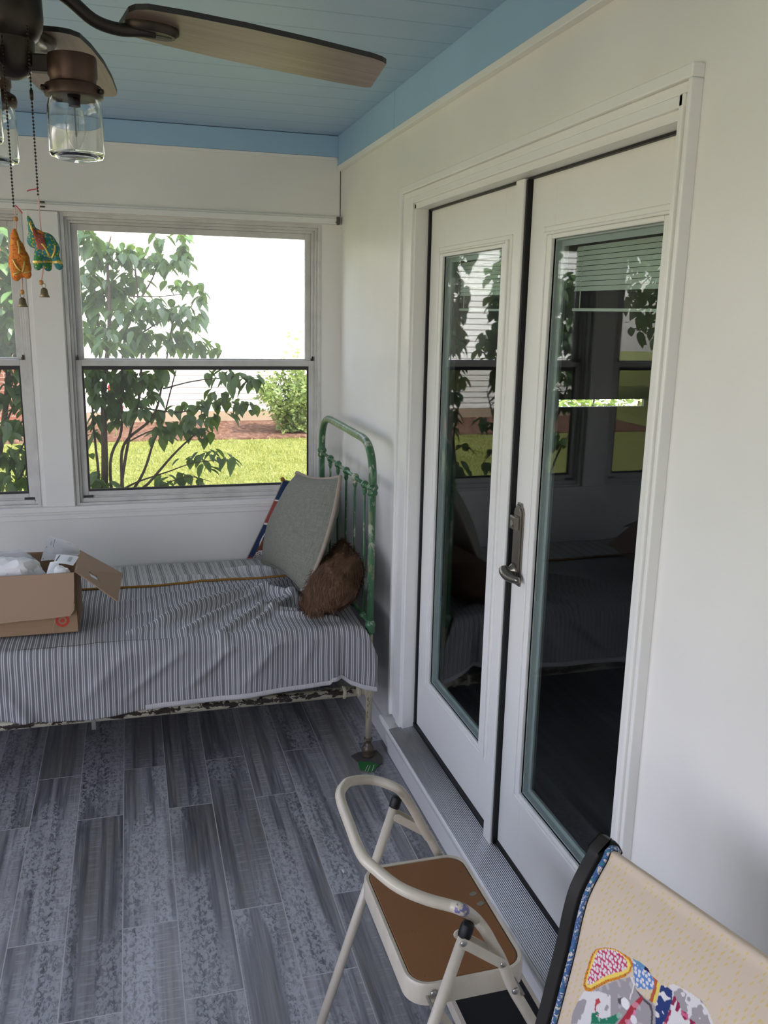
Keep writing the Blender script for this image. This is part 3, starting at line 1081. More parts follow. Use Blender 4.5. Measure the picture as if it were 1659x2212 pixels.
rnd = random.Random(3)
TY = 1.95
tr1 = thing('dogwood_tree', 'multi stemmed dogwood with layered drooping leaves just outside the right window', 'tree', (-1.2, TY, G), 'dogwoods outside the windows')
bm = bmesh.new()
stems = [([(222, 1330), (224, 1150), (226, 1000), (224, 860), (236, 700), (232, 560), (240, 510)], 0.034, 0.004),
         ([(230, 1330), (252, 1180), (262, 1050), (280, 940), (300, 860), (305, 740), (290, 560)], 0.014, 0.006),
         ([(234, 1330), (270, 1160), (264, 1050), (268, 960), (330, 900), (352, 820), (372, 700)], 0.016, 0.005),
         ([(236, 1330), (262, 1120), (310, 1020), (330, 960), (352, 905), (380, 800)], 0.013, 0.004),
         ([(236, 1330), (258, 1110), (320, 1045), (372, 985), (408, 950), (440, 925)], 0.014, 0.004),
         ([(214, 1330), (206, 1150), (212, 1030), (206, 960), (200, 880), (215, 780), (205, 620)], 0.013, 0.004),
         ([(226, 1330), (246, 1150), (238, 1000), (262, 930), (262, 830), (275, 700), (330, 600), (355, 520)], 0.013, 0.004),
         ([(260, 1060), (300, 1040), (360, 1020), (420, 1000), (500, 992)], 0.008, 0.002),
         ([(268, 960), (330, 930), (400, 925), (450, 930)], 0.006, 0.002),
         ([(300, 880), (390, 890), (470, 870), (550, 875)], 0.007, 0.002),
         ([(352, 840), (440, 820), (560, 815)], 0.006, 0.002),
         ([(305, 720), (380, 690), (470, 760)], 0.006, 0.002),
         ([(280, 640), (350, 640), (440, 630)], 0.006, 0.002),
         ([(290, 560), (350, 575), (410, 550)], 0.005, 0.002),
         ([(330, 1060), (400, 1030), (455, 1040)], 0.005, 0.002)]
for pts, r0, r1 in stems:
    branch(bm, pts, [TY + 0.12 * math.sin(3 * i + r0 * 300) * min(1, i / 2) for i in range(len(pts))], r0, r1)
obj('stems', bm, 'bark', tr1, smooth=True)
el = [(185, 520, 30, 30), (215, 545, 35, 35), (250, 560, 45, 30), (290, 545, 40, 25), (345, 522, 22, 14), (392, 520, 18, 26), (400, 560, 18, 26), (365, 565, 50, 18),
      (190, 620, 30, 60), (235, 640, 45, 45), (285, 615, 40, 24), (330, 570, 45, 20), (395, 620, 42, 14), (428, 640, 14, 22), (330, 665, 70, 24), (400, 680, 42, 24), (425, 690, 20, 26), (290, 690, 60, 24), (200, 710, 35, 45),
      (255, 735, 75, 28), (340, 735, 70, 24), (400, 742, 45, 22), (445, 752, 34, 18), (475, 768, 14, 12),
      (200, 810, 30, 30), (240, 815, 50, 22), (300, 815, 50, 20), (345, 810, 18, 20), (225, 860, 40, 32), (275, 850, 40, 34), (300, 880, 24, 24), (320, 840, 16, 26),
      (475, 812, 34, 14), (520, 818, 34, 16), (548, 826, 14, 18), (452, 848, 16, 10), (482, 855, 12, 14),
      (410, 882, 34, 10), (455, 876, 36, 10), (500, 876, 36, 12), (540, 880, 18, 12), (500, 898, 10, 12), (352, 895, 30, 12), (430, 905, 34, 12), (455, 910, 14, 14),
      (360, 922, 30, 16), (400, 930, 34, 12), (440, 940, 20, 14), (250, 905, 24, 22), (265, 900, 20, 14), (204, 905, 14, 20), (205, 945, 12, 16), (350, 950, 24, 10),
      (460, 985, 34, 10), (500, 994, 18, 12), (425, 1002, 36, 10), (450, 1010, 14, 10), (380, 1038, 40, 10), (420, 1042, 20, 8), (365, 1048, 30, 8), (205, 1030, 16, 24), (190, 985, 12, 14), (235, 1045, 14, 12)]
obj('foliage', foliage(el, TY, 0.26, 33, 0.096, rnd), 'leaf', tr1)
tr2 = thing('dogwood_tree', 'dense dogwood with sunlit leaves outside the left window', 'tree', (-2.1, 2.1, G), 'dogwoods outside the windows')
bm = bmesh.new()
for pts, r0, r1 in [([(-40, 1330), (-20, 1100), (10, 900), (25, 700), (40, 540)], 0.03, 0.008), ([(-30, 1330), (30, 1080), (70, 960), (100, 850)], 0.014, 0.004),
                    ([(-50, 1330), (-60, 1000), (-80, 700), (-70, 520)], 0.02, 0.006), ([(-20, 1100), (40, 980), (85, 900)], 0.01, 0.003), ([(0, 950), (40, 850), (80, 780)], 0.009, 0.003),
                    ([(-60, 1000), (-140, 850), (-200, 620)], 0.012, 0.004), ([(-35, 1200), (-120, 1000), (-260, 880)], 0.012, 0.004)]:
    branch(bm, pts, 2.1, r0, r1)
obj('stems', bm, 'bark', tr2, smooth=True)
el = [(40, 560, 60, 40), (10, 600, 60, 60), (70, 640, 40, 60), (20, 680, 60, 50), (60, 740, 50, 50), (0, 760, 50, 40), (50, 820, 40, 26), (10, 850, 40, 24), (70, 880, 30, 22),
      (30, 920, 50, 24), (80, 940, 24, 20), (20, 980, 50, 22), (70, 1000, 34, 22), (30, 1035, 50, 20), (80, 1045, 24, 14), (-60, 600, 60, 60), (-110, 700, 70, 60), (-60, 800, 70, 50),
      (-150, 600, 70, 60), (-180, 720, 70, 50), (-120, 880, 80, 40), (-60, 980, 60, 40), (-220, 800, 60, 50), (-60, 500, 80, 30), (30, 510, 50, 20)]
obj('foliage', foliage(el, 2.1, 0.40, 34, 0.100, rnd), 'leaf', tr2)

# shrub against the house
sh = thing('shrub', 'leafy green shrub against the white house at the right of the window', 'shrub', (1.75, 11.0, G + 0.03))
bm = bmesh.new()
sb = bmesh.new()
for i in range(22):
    a, e = rnd.uniform(0, 2 * PI), rnd.uniform(0.3, 1.1)
    tip = Vector((1.78 + 0.75 * math.cos(a) * e, 11.0 + 0.55 * math.sin(a) * e, G + 0.65 + 0.62 * rnd.random() * (1.25 - e) * 1.7))
    base = Vector((1.78 + 0.1 * math.cos(a), 11.0 + 0.1 * math.sin(a), G + 0.032))
    sp = smooth_path([base, base.lerp(tip, 0.5) + Vector((0, 0, 0.1)), tip], 5)
    tube(sb, sp, [0.012 * (1 - 0.8 * j / 10) for j in range(11)], 5)
    for q in sp[1:]:
        for _ in range(16):
            o_ = Vector((rnd.gauss(0, 0.10), rnd.gauss(0, 0.10), rnd.gauss(0, 0.10)))
            d = Vector((rnd.uniform(-1, 1), rnd.uniform(-1, 1), rnd.uniform(-0.6, 0.9)))
            p = q + o_
            p.z = max(p.z, G + 0.10)
            add_leaf(bm, p, d, Vector((rnd.uniform(-1, 1), rnd.uniform(-1, 1), rnd.uniform(-0.4, 0.4))), rnd.uniform(0.06, 0.11), 0.2, 0.1)
obj('foliage', bm, 'shrub', sh)
obj('stems', sb, 'bark', sh)
hg = thing('hedge', 'low leafy hedge along the white house farther right, seen through the gap inside the door', 'hedge', (7.6, 10.9, G + 0.03))
bm = bmesh.new()
for _ in range(1900):
    p = Vector((rnd.uniform(5.2, 9.8), 10.9 + rnd.uniform(-0.4, 0.4), G + 0.12 + 1.25 * rnd.random()))
    add_leaf(bm, p, Vector((rnd.uniform(-1, 1), rnd.uniform(-1, 1), rnd.uniform(-0.6, 0.9))), Vector((rnd.uniform(-1, 1), rnd.uniform(-1, 1), rnd.uniform(-0.4, 0.4))), rnd.uniform(0.10, 0.2), 0.2, 0.1)
obj('foliage', bm, 'shrub', hg)
for x in (5.6, 6.6, 7.6, 8.6, 9.5):
    obj('stem', TUBE([(x, 10.9, G + 0.031), (x + 0.05, 10.9, G + 0.9)], [0.03, 0.012], 7), 'bark', hg)
# red flowers on a stalk behind the dogwood
c0, c1 = at(246, 838, 1, 10.9), at(250, 880, 1, 10.9)
fl_ = thing('red_flower', 'red flowers on a thin stalk behind the dogwood stems', 'flower', (c0.x, 10.9, G + 0.03))
obj('stalk', TUBE([(c0.x, 10.9, G + 0.031), (c0.x + 0.02, 10.9, c0.z)], 0.010, 6), 'shrub', fl_)
for q, c in enumerate((c0, c1)):
    bm = bmesh.new()
    for a in range(7):
        th = a * 2 * PI / 7
        ball(bm, (c.x + 0.06 * math.cos(th), 10.9, c.z + 0.05 * math.sin(th)), 0.05 + 0.02 * q, 8, (1, 0.6, 0.7))
    obj('bloom', bm, 'redflower', fl_, smooth=True)
# blades of grass on the part of the lawn the windows show
bm = bmesh.new()
for _ in range(34000):
    y = 5.6 + 4.7 * rnd.random()
    x = -1.02 + (y + 4.36) * rnd.uniform(-0.27, 0.21)
    h = rnd.uniform(0.018, 0.05) * (1.3 if noise.noise(Vector((x * 2.2, y * 2.2, 0))) > 0.05 else 0.75)
    a = rnd.uniform(0, 2 * PI)
    dx, dy = math.cos(a) * 0.006, math.sin(a) * 0.006
    lx, ly = rnd.uniform(-0.04, 0.04), rnd.uniform(-0.04, 0.04)
    v3 = [bm.verts.new(q) for q in ((x - dx, y - dy, G), (x + dx, y + dy, G), (x + lx, y + ly, G + h))]
    bm.faces.new(v3)
o = obj('lawn_grass', bm, 'grassblade')
tag(o, 'sunlit yellow green grass blades of the lawn before the mulch bed', 'grass', None, 'stuff')
# dark trees far off to the left
for i, (x, y, h, r_, lb) in enumerate(((-12.5, 15, 7.0, 2.6, 'dark leafy tree left of the white house'), (-17, 10, 8.0, 3.0, 'dark leafy tree far out on the left lawn'))):
    t_ = thing('garden_tree', lb, 'tree', (x, y, G))
    obj('trunk', TUBE([(x, y, G - 0.02), (x + 0.1, y, G + h * 0.6)], [0.2, 0.1], 8), 'bark', t_)
    bm = bmesh.new()
    for _ in range(1500):
        d = Vector((rnd.gauss(0, 1), rnd.gauss(0, 1), rnd.gauss(0, 1))).normalized()
        p = Vector((x, y, G + h * 0.6)) + Vector((d.x * r_, d.y * r_, d.z * h * 0.42)) * rnd.uniform(0.5, 1.0)
        add_leaf(bm, p, Vector((rnd.uniform(-1, 1), rnd.uniform(-1, 1), rnd.uniform(-1, 0.4))), Vector((rnd.uniform(-1, 1), rnd.uniform(-1, 1), 0.1)), rnd.uniform(0.25, 0.45), 0.2, 0.2)
    obj('foliage', bm, 'darktree', t_)

# ------------------------------------------------------------------ iron bed
HX, BY0, BY1 = -0.115, -1.078, -0.115         # headboard plane, near and far post
bed = thing('iron_bed', 'old iron bed with a chipped green headboard against the right wall', 'bed', (-1.1, -0.6, 0))


def ring_prof(r, h):
    return [(r * 0.9, -h), (r * 1.25, -h * 0.85), (r * 1.42, -h * 0.45), (r * 1.15, -h * 0.15), (r * 1.5, h * 0.15), (r * 1.5, h * 0.45), (r * 1.2, h * 0.75), (r * 0.95, h)]


def bed_end(x, arch, main, detail=True):
    path = [(x, BY0, arch - 0.185), (x, BY0, arch - 0.13), (x, BY0 + 0.016, arch - 0.072), (x, BY0 + 0.062, arch - 0.024), (x, BY0 + 0.14, arch - 0.002), (x, BY0 + 0.3, arch),
            (x, BY1 - 0.3, arch), (x, BY1 - 0.14, arch - 0.004), (x, BY1 - 0.062, arch - 0.030), (x, BY1 - 0.016, arch - 0.078), (x, BY1, arch - 0.135), (x, BY1, arch - 0.19)]
    obj('head_tube' if detail else 'foot_tube', TUBE(smooth_path(path, 6), 0.0165, 14), 'green_iron', bed, smooth=True)
    for y in (BY0, BY1):
        po = obj('post', TUBE([(x, y, 0.585), (x, y, arch - 0.185)], 0.0145, 14), main if y == BY0 else 'green_iron', bed, smooth=True)
        bm = bmesh.new()
        lathe(bm, ring_prof(0.0155, 0.026), (x, y, arch - 0.185), seg=18)
        obj('collar', bm, 'green_iron', po, smooth=True)
        bm = bmesh.new()
        lathe(bm, ring_prof(0.0150, 0.030), (x, y, 0.590), seg=18)
        obj('collar', bm, 'green_iron', po, smooth=True)
        lg = obj('leg', TUBE([(x, y, 0.56), (x, y, 0.33), (x, y, 0.078)], [0.0125, 0.0135, 0.0125], 14), 'cream_iron', bed, smooth=True, label='cream painted lower leg')
        bm = bmesh.new()
        lathe(bm, [(0.0, 0.085), (0.018, 0.084), (0.019, 0.074), (0.013, 0.068), (0.015, 0.060), (0.026, 0.040), (0.028, 0.028), (0.022, 0.018), (0.026, 0.010), (0.024, 0.0), (0.0, 0.0)], (x, y, 0.006), seg=18)
        obj('caster', bm, 'rust', lg, smooth=True, label='rusty brown caster cup')
        # cast corner joint where the side rail hooks on
        bm = bmesh.new()
        lathe(bm, [(0.017, -0.028), (0.0215, -0.020), (0.0215, 0.020), (0.018, 0.030)], (x, y, 0.308), seg=16)
        sg = -1 if x > -1 else 1
        lathe(bm, [(0.018, 0.0), (0.023, 0.012), (0.024, 0.020), (0.020, 0.024), (0.020, 0.038), (0.027, 0.042), (0.027, 0.050), (0.021, 0.054), (0.021, 0.066), (0.0205, 0.10), (0.027, 0.104), (0.027, 0.112), (0.021, 0.116)], (x, y, 0.310), (sg, 0, 0), seg=18)
        obj('rail_joint', bm, 'cream_iron', bed, auto=40)
    n = 5
    zr = arch - 0.187
    obj('cross_rod', TUBE([(x, BY0, zr), (x, BY1, zr)], 0.0075, 10), 'green_iron', bed, smooth=True)
    obj('cross_rod', TUBE([(x, BY0, 0.600), (x, BY1, 0.600)], 0.0085, 10), 'green_iron', bed, smooth=True)
    for i in range(n):
        y = BY1 - 0.195 - i * 0.1625
        sp = obj('spindle', TUBE([(x, y, 0.60), (x, y, zr)], 0.0052, 8), main, bed, smooth=True)
        bm = bmesh.new()
        ball(bm, (x, y, zr), 0.0175, 14)
        lathe(bm, [(0.010, -0.014), (0.012, -0.020), (0.008, -0.024), (0.011, -0.030), (0.007, -0.040), (0.005, -0.044)], (x, y, zr), seg=12)
        bm2 = bmesh.new()
        ball(bm2, (x, y, 0.60), 0.0180, 12)
        obj('knob', bm2, 'green_iron', sp, smooth=True)
        obj('knob', bm, 'rusty_green' if i % 2 else 'green_iron', sp, smooth=True)


bed_end(HX, 1.352, 'rusty_green')
bed_end(-2.10, 1.05, 'green_iron', False)
for y in (BY0, BY1):
    obj('side_rail', TUBE([(-2.04, y, 0.318), (-1.5, y, 0.318), (-0.175, y, 0.310)], 0.0215, 18), 'rail', bed, smooth=True, label='cream side rail with a flaking dark seam')
for i in range(9):
    x = -0.30 - i * 0.21
    obj('slat', B(x - 0.02, x + 0.02, BY0 + 0.015, BY1 - 0.015, 0.334, 0.344), 'bronze', bed)
obj('rail_clip', BB((-1.222, -1.206, BY0 - 0.026, BY0 - 0.020, 0.275, 0.33), (-1.222, -1.206, BY0 - 0.026, BY0 - 0.0, 0.272, 0.278)), 'steel', bed, label='small steel clip on the side rail', bevel=0.001)

mt = bmesh.new()
box(mt, -2.06, -0.15, -1.058, -0.05, 0.345, 0.585)
tag(obj('mattress', mt, 'mattress', None, bevel=0.03), 'dark mattress edge showing under the coverlet hem at the bed corner', 'mattress')

# coverlet: draped, wrinkled
CX0, CX1 = -2.07, -0.150


def ridge(x, y, ax, ay, bx, by, wd, h):
    dx, dy = bx - ax, by - ay
    L2 = dx * dx + dy * dy
    t = max(0.0, min(1.0, ((x - ax) * dx + (y - ay) * dy) / L2))
    d2 = (x - ax - t * dx) ** 2 + (y - ay - t * dy) ** 2
    return 2.0 * h * math.exp(-d2 / (wd * wd)) * (math.sin(PI * (0.15 + 0.7 * t)))


RIDGES = [(-0.78, -0.70, -0.36, -0.50, 0.020, 0.012), (-0.58, -1.00, -0.30, -0.66, 0.018, 0.014), (-1.05, -1.00, -0.62, -0.70, 0.022, 0.012), (-0.95, -0.92, -0.42, -0.58, 0.022, 0.016), (-0.86, -1.02, -0.50, -0.66, 0.020, 0.013), (-0.72, -1.06, -0.38, -0.72, 0.018, 0.016), (-0.50, -0.60, -0.34, -0.78, 0.028, 0.018),
          (-1.10, -0.66, -0.52, -0.50, 0.030, 0.008), (-0.62, -0.86, -0.30, -0.92, 0.020, 0.010), (-1.15, -0.90, -0.80, -0.74, 0.03, 0.008), (-0.60, -0.24, -0.36, -0.30, 0.03, 0.012),
          (-0.95, -0.32, -0.60, -0.40, 0.035, 0.010), (-0.48, -0.92, -0.24, -1.02, 0.02, 0.012)]


def top_z(x, y):
    z = 0.612 + 0.012 * (1 - abs((y + 0.55) / 0.55) ** 2) - 0.010 * max(0, -y - 0.8)
    for r_ in RIDGES:
        z += ridge(x, y, *r_)
    z += 0.006 * noise.noise(Vector((x * 4, y * 4, 0.3))) + 0.0025 * noise.noise(Vector((x * 14, y * 9, 2.0)))
    e = max(0.0, x + 0.24)
    return z - 1.6 * e * e


def lerp_tab(tab, x):
    for (a, va), (b, vb) in zip(tab, tab[1:]):
        if a <= x <= b:
            return va + (vb - va) * (x - a) / (b - a)
    return tab[0][1] if x < tab[0][0] else tab[-1][1]


HEM = [(-2.07, 0.345), (-1.56, 0.352), (-1.50, 0.344), (-1.43, 0.350), (-1.38, 0.333), (-1.22, 0.325), (-1.05, 0.335), (-0.95, 0.343), (-0.69, 0.353), (-0.42, 0.366), (-0.290, 0.371), (-0.283, 0.384), (-0.240, 0.386), (-0.21, 0.362), (-0.15, 0.335), (-0.092, 0.322)]


def drape(x, y_or_none, q):
    """q: 0 at the mattress edge .. 1 at the hem"""
    zt = top_z(x, -1.06)
    zh = lerp_tab(HEM, x)
    w_ = 0.010 * math.sin(x * 9 + 0.6) + 0.004 * math.sin(x * 23 + 1.0 + 2.2 * q) + 0.006 * noise.noise(Vector((x * 6, q * 2, 5.0)))
    w_ += 0.034 * math.exp(-((x + 1.62 - 0.17 * q) / 0.035) ** 2) * (0.3 + 0.7 * q) + 0.014 * math.exp(-((x + 0.265) / 0.03) ** 2) * q - 0.016 * math.exp(-((x + 0.235) / 0.022) ** 2) * q
    for cx_, sl, hh in ((-0.46, 0.22, 0.020), (-0.60, 0.34, 0.022), (-0.78, 0.40, 0.018), (-0.33, 0.12, 0.014), (-0.17, -0.06, 0.014), (-1.02, 0.30, 0.012), (-1.25, -0.12, 0.010)):
        xx = cx_ - sl * q
        w_ += hh * math.exp(-((x - xx) / 0.030) ** 2) * math.sin(PI * min(1, q + 0.15))
    rad = 0.045
    arc = PI / 2 * rad
    H = zt - rad - zh
    s = q * (arc + H)
    if s < arc:
        a = s / rad
        return Vector((x, -1.075 - rad * math.sin(a) * 0.9 - w_ * q, zt - rad * (1 - math.cos(a))))
    s -= arc
    return Vector((x, -1.075 - rad * 0.9 - w_ * (0.25 + 0.75 * q) - 0.004, zt - rad - s))


def cloth(name, rows, cols, fn, m, parent, uvs=None, thick=0.0):
    me = bpy.data.meshes.new(name)
    vs = [fn(i / (cols - 1), j / (rows - 1)) for j in range(rows) for i in range(cols)]
    fs = [(j * cols + i, j * cols + i + 1, (j + 1) * cols + i + 1, (j + 1) * cols + i) for j in range(rows - 1) for i in range(cols - 1)]
    me.from_pydata([v[0] for v in vs], [], fs)
    uv = me.uv_layers.new(name='UVMap')
    for lp in me.loops:
        uv.data[lp.index].uv = vs[lp.vertex_index][1]
    me.materials.append(MAT[m])
    me.polygons.foreach_set('use_smooth', [True] * len(me.polygons))
    o = bpy.data.objects.new(name, me)
    link(o, parent)
    if thick:
        s = o.modifiers.new('thick', 'SOLIDIFY')
        s.thickness = thick
        s.offset = 1
    return o


cov = thing('coverlet', 'striped grey and white coverlet with a mustard cord seam spread over the bed', 'coverlet', (-1.1, -0.6, 0.6))
SEAM = -0.435


def warp(x, y):
    return x + 0.006 * noise.noise(Vector((x * 4, y * 4, 9.0))) + 0.25 * (top_z(x + 0.02, y) - top_z(x - 0.02, y))


def fn_front(u, q):
    # arc length split: top part then drape
    LT = 0.64
    tot = LT + 0.33
    s = q * tot
    if s <= LT:
        x = CX0 + (CX1 - CX0) * u
        y = SEAM - 0.012 * math.sin(x * 4) - s + 0.0
        y = SEAM + (y - SEAM) * ((1.075 + SEAM) / 0.64)
        z = top_z(x, y)
        return Vector((x, y, z)), (warp(x, y), s)
    qq = (s - LT) / (tot - LT)
    x1 = CX1 + 0.058 * min(1.0, qq * 2.2)
    x = CX0 + (x1 - CX0) * u
    return drape(x, None, qq), (warp(x, -1.06) + 0.005 * noise.noise(Vector((x * 4, qq * 1.5, 3.3))), s)


def fn_back(u, q):
    x = CX0 + (CX1 - CX0) * u
    ye = SEAM - 0.012 * math.sin(x * 4)
    y = -0.016 + (ye + 0.016) * q
    return Vector((x, y, top_z(x, y) - (0.02 * (1 - q * 8) if q < 0.125 else 0))), (warp(x, y) + 0.10 * (y + 0.4) * (0.3 + noise.noise(Vector((x * 2, 0, 1)))), -y)


cloth('front_panel', 150, 380, fn_front, 'ticking', cov, thick=0.003)
cloth('back_panel', 50, 260, fn_back, 'ticking_pale', cov, thick=0.003).__setitem__('label', 'pale back panel with grey stripes')
pts = [Vector((CX0 + (CX1 - CX0) * i / 80, 0, 0)) for i in range(81)]
pts = [Vector((p.x, SEAM - 0.012 * math.sin(p.x * 4), top_z(p.x, SEAM - 0.012 * math.sin(p.x * 4)) + 0.004)) for p in pts]
obj('piping', TUBE(pts, 0.0062, 8), 'mustard', cov, smooth=True, label='mustard cord along the seam')


def fn_hem(u, q):
    x = -1.02 + 0.928 * u
    a = drape(x, None, 1.0 - 0.065 * (1 - q))
    return a + Vector((0, -0.0045, -0.001 if q < 1 else -0.003)), (x, q * 0.02)


cloth('hem', 4, 220, fn_hem, 'hem', cov, thick=0.0025).__setitem__('label', 'pale stitched hem band')


# ------------------------------------------------------------------ cushions
def cushion(name, TL, TR, BR, BL, th, parent, m, back_m=None, pinch=0.06, pinch_v=None, pw=2.2, n=36, size=0.55, wr=0.006, seed=0):
    TL, TR, BR, BL = map(Vector, (TL, TR, BR, BL))
    nrm = ((TR - BL).cross(TL - BR)).normalized()
    me = bpy.data.meshes.new(name)
    vs, fs, uvs = [], [], []

    def surf(u, v, sgn):
        pu = u + pinch * (0.5 - u) * 4 * v * (1 - v) * (abs(2 * u - 1) ** 2) * (u * u if pinch < 0 else 1.0)
        pv = v + (pinch if pinch_v is None else pinch_v) * (0.5 - v) * 4 * u * (1 - u) * (abs(2 * v - 1) ** 2)
        p = (BL * (1 - pu) + BR * pu) * (1 - pv) + (TL * (1 - pu) + TR * pu) * pv
        bu = (1 - abs(2 * u - 1) ** pw) * (1 - abs(2 * v - 1) ** pw)
        w_ = wr * noise.noise(Vector((u * 3.5 + seed, v * 3.5, sgn))) * bu
        return p + nrm * (sgn * th * 0.5 * (max(bu, 0) ** 0.62) + w_)
    for sgn in (1, -1):
        off = len(vs)
        for j in range(n + 1):
            for i in range(n + 1):
                vs.append(surf(i / n, j / n, sgn))
                uvs.append((i / n * size, j / n * size))
        for j in range(n):
            for i in range(n):
                q = [off + j * (n + 1) + i, off + j * (n + 1) + i + 1, off + (j + 1) * (n + 1) + i + 1, off + (j + 1) * (n + 1) + i]
                fs.append(q if sgn > 0 else q[::-1])
    me.from_pydata(vs, [], fs)
    uv = me.uv_layers.new(name='UVMap')
    for lp in me.loops:
        uv.data[lp.index].uv = uvs[lp.vertex_index]
    me.materials.append(MAT[m])
    me.materials.append(MAT[back_m or m])
    h = len(me.polygons) // 2
    for p in me.polygons:
        p.use_smooth = True
        p.material_index = 0 if p.index < h else 1
    o = bpy.data.objects.new(name, me)
    link(o, parent)
    edge = [surf(i / n, 0, 1) for i in range(n)] + [surf(1, i / n, 1) for i in range(n)] + [surf(1 - i / n, 1, 1) for i in range(n)] + [surf(0, 1 - i / n, 1) for i in range(n)]
    return o, edge, surf


gp = thing('grey_cushion', 'large grey linen cushion with beige piping leaning at the head of the bed', 'cushion', (-0.35, -0.45, 0.63))
TL, TR, BR, BL = (-0.250, -0.160, 1.075), (-0.175, -0.775, 1.165), at(657, 1279, 1, -0.90), (-0.435, -0.170, 0.625)
cv, edge, surf = cushion('cover', TL, TR, BR, BL, 0.19, gp, 'linen', None, -0.20, 0.09, 2.6, 40, 0.55, 0.012, 1.0)
obj('piping', TUBE(edge[38:122], 0.0085, 8), 'linen_beige', gp, smooth=True, label='beige piping')
obj('seam', TUBE(edge[120:] + edge[:40], 0.0035, 8), 'linen', gp, smooth=True)


def paint_attr(o, coords, fn, name='print'):
    at_ = o.data.color_attributes.new(name, 'FLOAT_COLOR', 'POINT')
    flat = []
    for c in coords:
        flat.extend((*fn(*c), 1.0))
    at_.data.foreach_set('color', flat)


def inpoly(x, y, poly):
    r_ = False
    j = len(poly) - 1
    for i in range(len(poly)):
        xi_, yi_ = poly[i]
        xj, yj = poly[j]
        if (yi_ > y) != (yj > y) and x < (xj - xi_) * (y - yi_) / (yj - yi_) + xi_:
            r_ = not r_
        j = i
    return r_


NAVY, CORAL, OFFW, RUSTB, INKY = (0.020, 0.036, 0.085), (0.27, 0.055, 0.05), (0.62, 0.58, 0.55), (0.15, 0.055, 0.03), (0.022, 0.012, 0.018)


def navy_print(u, v):
    """u: metres from the left edge, v: metres above the lower edge"""
    def arc(cx_, cy_, r0, r1):
        d = math.hypot(u - cx_, v - cy_)
        return r0 < d < r1
    if v < 0.012 and u < 0.02:
        return CORAL
    if (u - 0.058) ** 2 + (v - 0.214) ** 2 < 0.0105 ** 2:
        return OFFW if (u - 0.058) ** 2 + (v - 0.214) ** 2 > 0.0055 ** 2 else INKY
    if v > 0.325:
        if arc(0.14, 0.26, 0.137, 0.145) or arc(0.14, 0.26, 0.118, 0.124):
            return OFFW
        if arc(0.14, 0.26, 0.124, 0.137):
            return CORAL
        if v < 0.334:
            return OFFW
        return NAVY
    if v > 0.205:
        if u > 0.020 + 0.12 * abs(v - 0.245) ** 0.5 * 0.55 and v < 0.30 + 0.2 * u:
            return INKY if u > 0.045 else (0.055, 0.04, 0.075)
        return CORAL
    if v > 0.196 and u < 0.035:
        return OFFW
    lim = 0.052 - 0.10 * (0.20 - v) if v > 0.12 else 0.070 - 0.12 * (0.12 - v)
    if u > max(0.045, 0.075 - 0.22 * abs(v - 0.12)) and v > 0.045:
        return (0.33, 0.15, 0.16) if (v % 0.011) < 0.0055 else OFFW
    if v < 0.05 and u > 0.028:
        return OFFW if noise.noise(Vector((u * 260, v * 260, 0))) > -0.05 else (0.06, 0.06, 0.07)
    if v < 0.115 and u > 0.026:
        return RUSTB
    if abs(u - 0.022 - 0.18 * (0.12 - v) ** 2 * 20) < 0.0028 and v < 0.165:
        return OFFW
    return NAVY


np_ = thing('patterned_cushion', 'navy and red printed cushion half hidden behind the grey cushion, against the window wall', 'cushion', (-0.3, -0.09, 0.62))
TL, BL = Vector((-0.303, -0.066, 1.02)), Vector((-0.497, -0.085, 0.622))
TR, BR = Vector((-0.135, -0.062, 1.00)), Vector((-0.175, -0.085, 0.630))
nn_ = 130
cv, edge, _ = cushion('cover', TL, TR, BR, BL, 0.10, np_, 'navy_print', None, 0.03, 0.03, 2.6, nn_, 0.5, 0.006, 4.0)
co = []
for sgn in (0, 1):
    for j in range(nn_ + 1):
        for i in range(nn_ + 1):
            wdt = 0.308 * (1 - j / nn_) + 0.15 * (j / nn_)
            co.append((i / nn_ * wdt, j / nn_ * 0.44))
paint_attr(cv, co, navy_print)
obj('piping', TUBE(edge, 0.0035, 6, closed=True, cap=False), 'linen_beige', np_, smooth=True)
obj('corner_tab', LATHE([(0, 0), (0.012, 0.003), (0.010, 0.018), (0, 0.022)], (-0.304, -0.066, 1.014), (-0.3, 0, 1), 10), 'mustard', np_, smooth=True)

# brown fur throw pillow in the corner at the headboard
fu = thing('fur_cushion', 'brown furry cushion slumped between the grey cushion and the headboard', 'cushion', (-0.2, -0.87, 0.61))
bm = bmesh.new()
bmesh.ops.create_icosphere(bm, subdivisions=5, radius=1.0)
strand = bmesh.new()
frnd = random.Random(5)
for v in bm.verts:
    d = v.co.copy()
    r_ = 1 + 0.10 * noise.noise(d * 1.7 + Vector((3, 1, 0))) + 0.06 * noise.noise(d * 4.0)
    flow = noise.noise(Vector((d.x * 3 + d.z * 4, d.y * 2.2, 4)))
    r_ += 0.035 * flow
    y_ = d.y * 0.215 * r_
    back = min(1.0, max(0.0, (y_ + 0.04) / 0.18))            # squeezed flat behind the grey cushion
    xr = 0.120 * (1 - back) + 0.034 * back
    xc = -0.240 * (1 - back) - 0.158 * back
    z_ = d.z * 0.130 * r_
    q = Vector((xc + d.x * xr * r_ + 0.05 * (1 - back) * (z_ / 0.13), -0.885 + y_ * 1.05, 0.738 + z_ + 0.22 * max(0.0, y_) - 0.02 * y_))
    q.x -= 0.035 * max(0.0, -d.z) * (1 - back)
    q.z = max(q.z, top_z(q.x, max(q.y, -1.06)) + 0.003)
    q.x = min(q.x, -0.128)
    v.co = q
bm.normal_update()
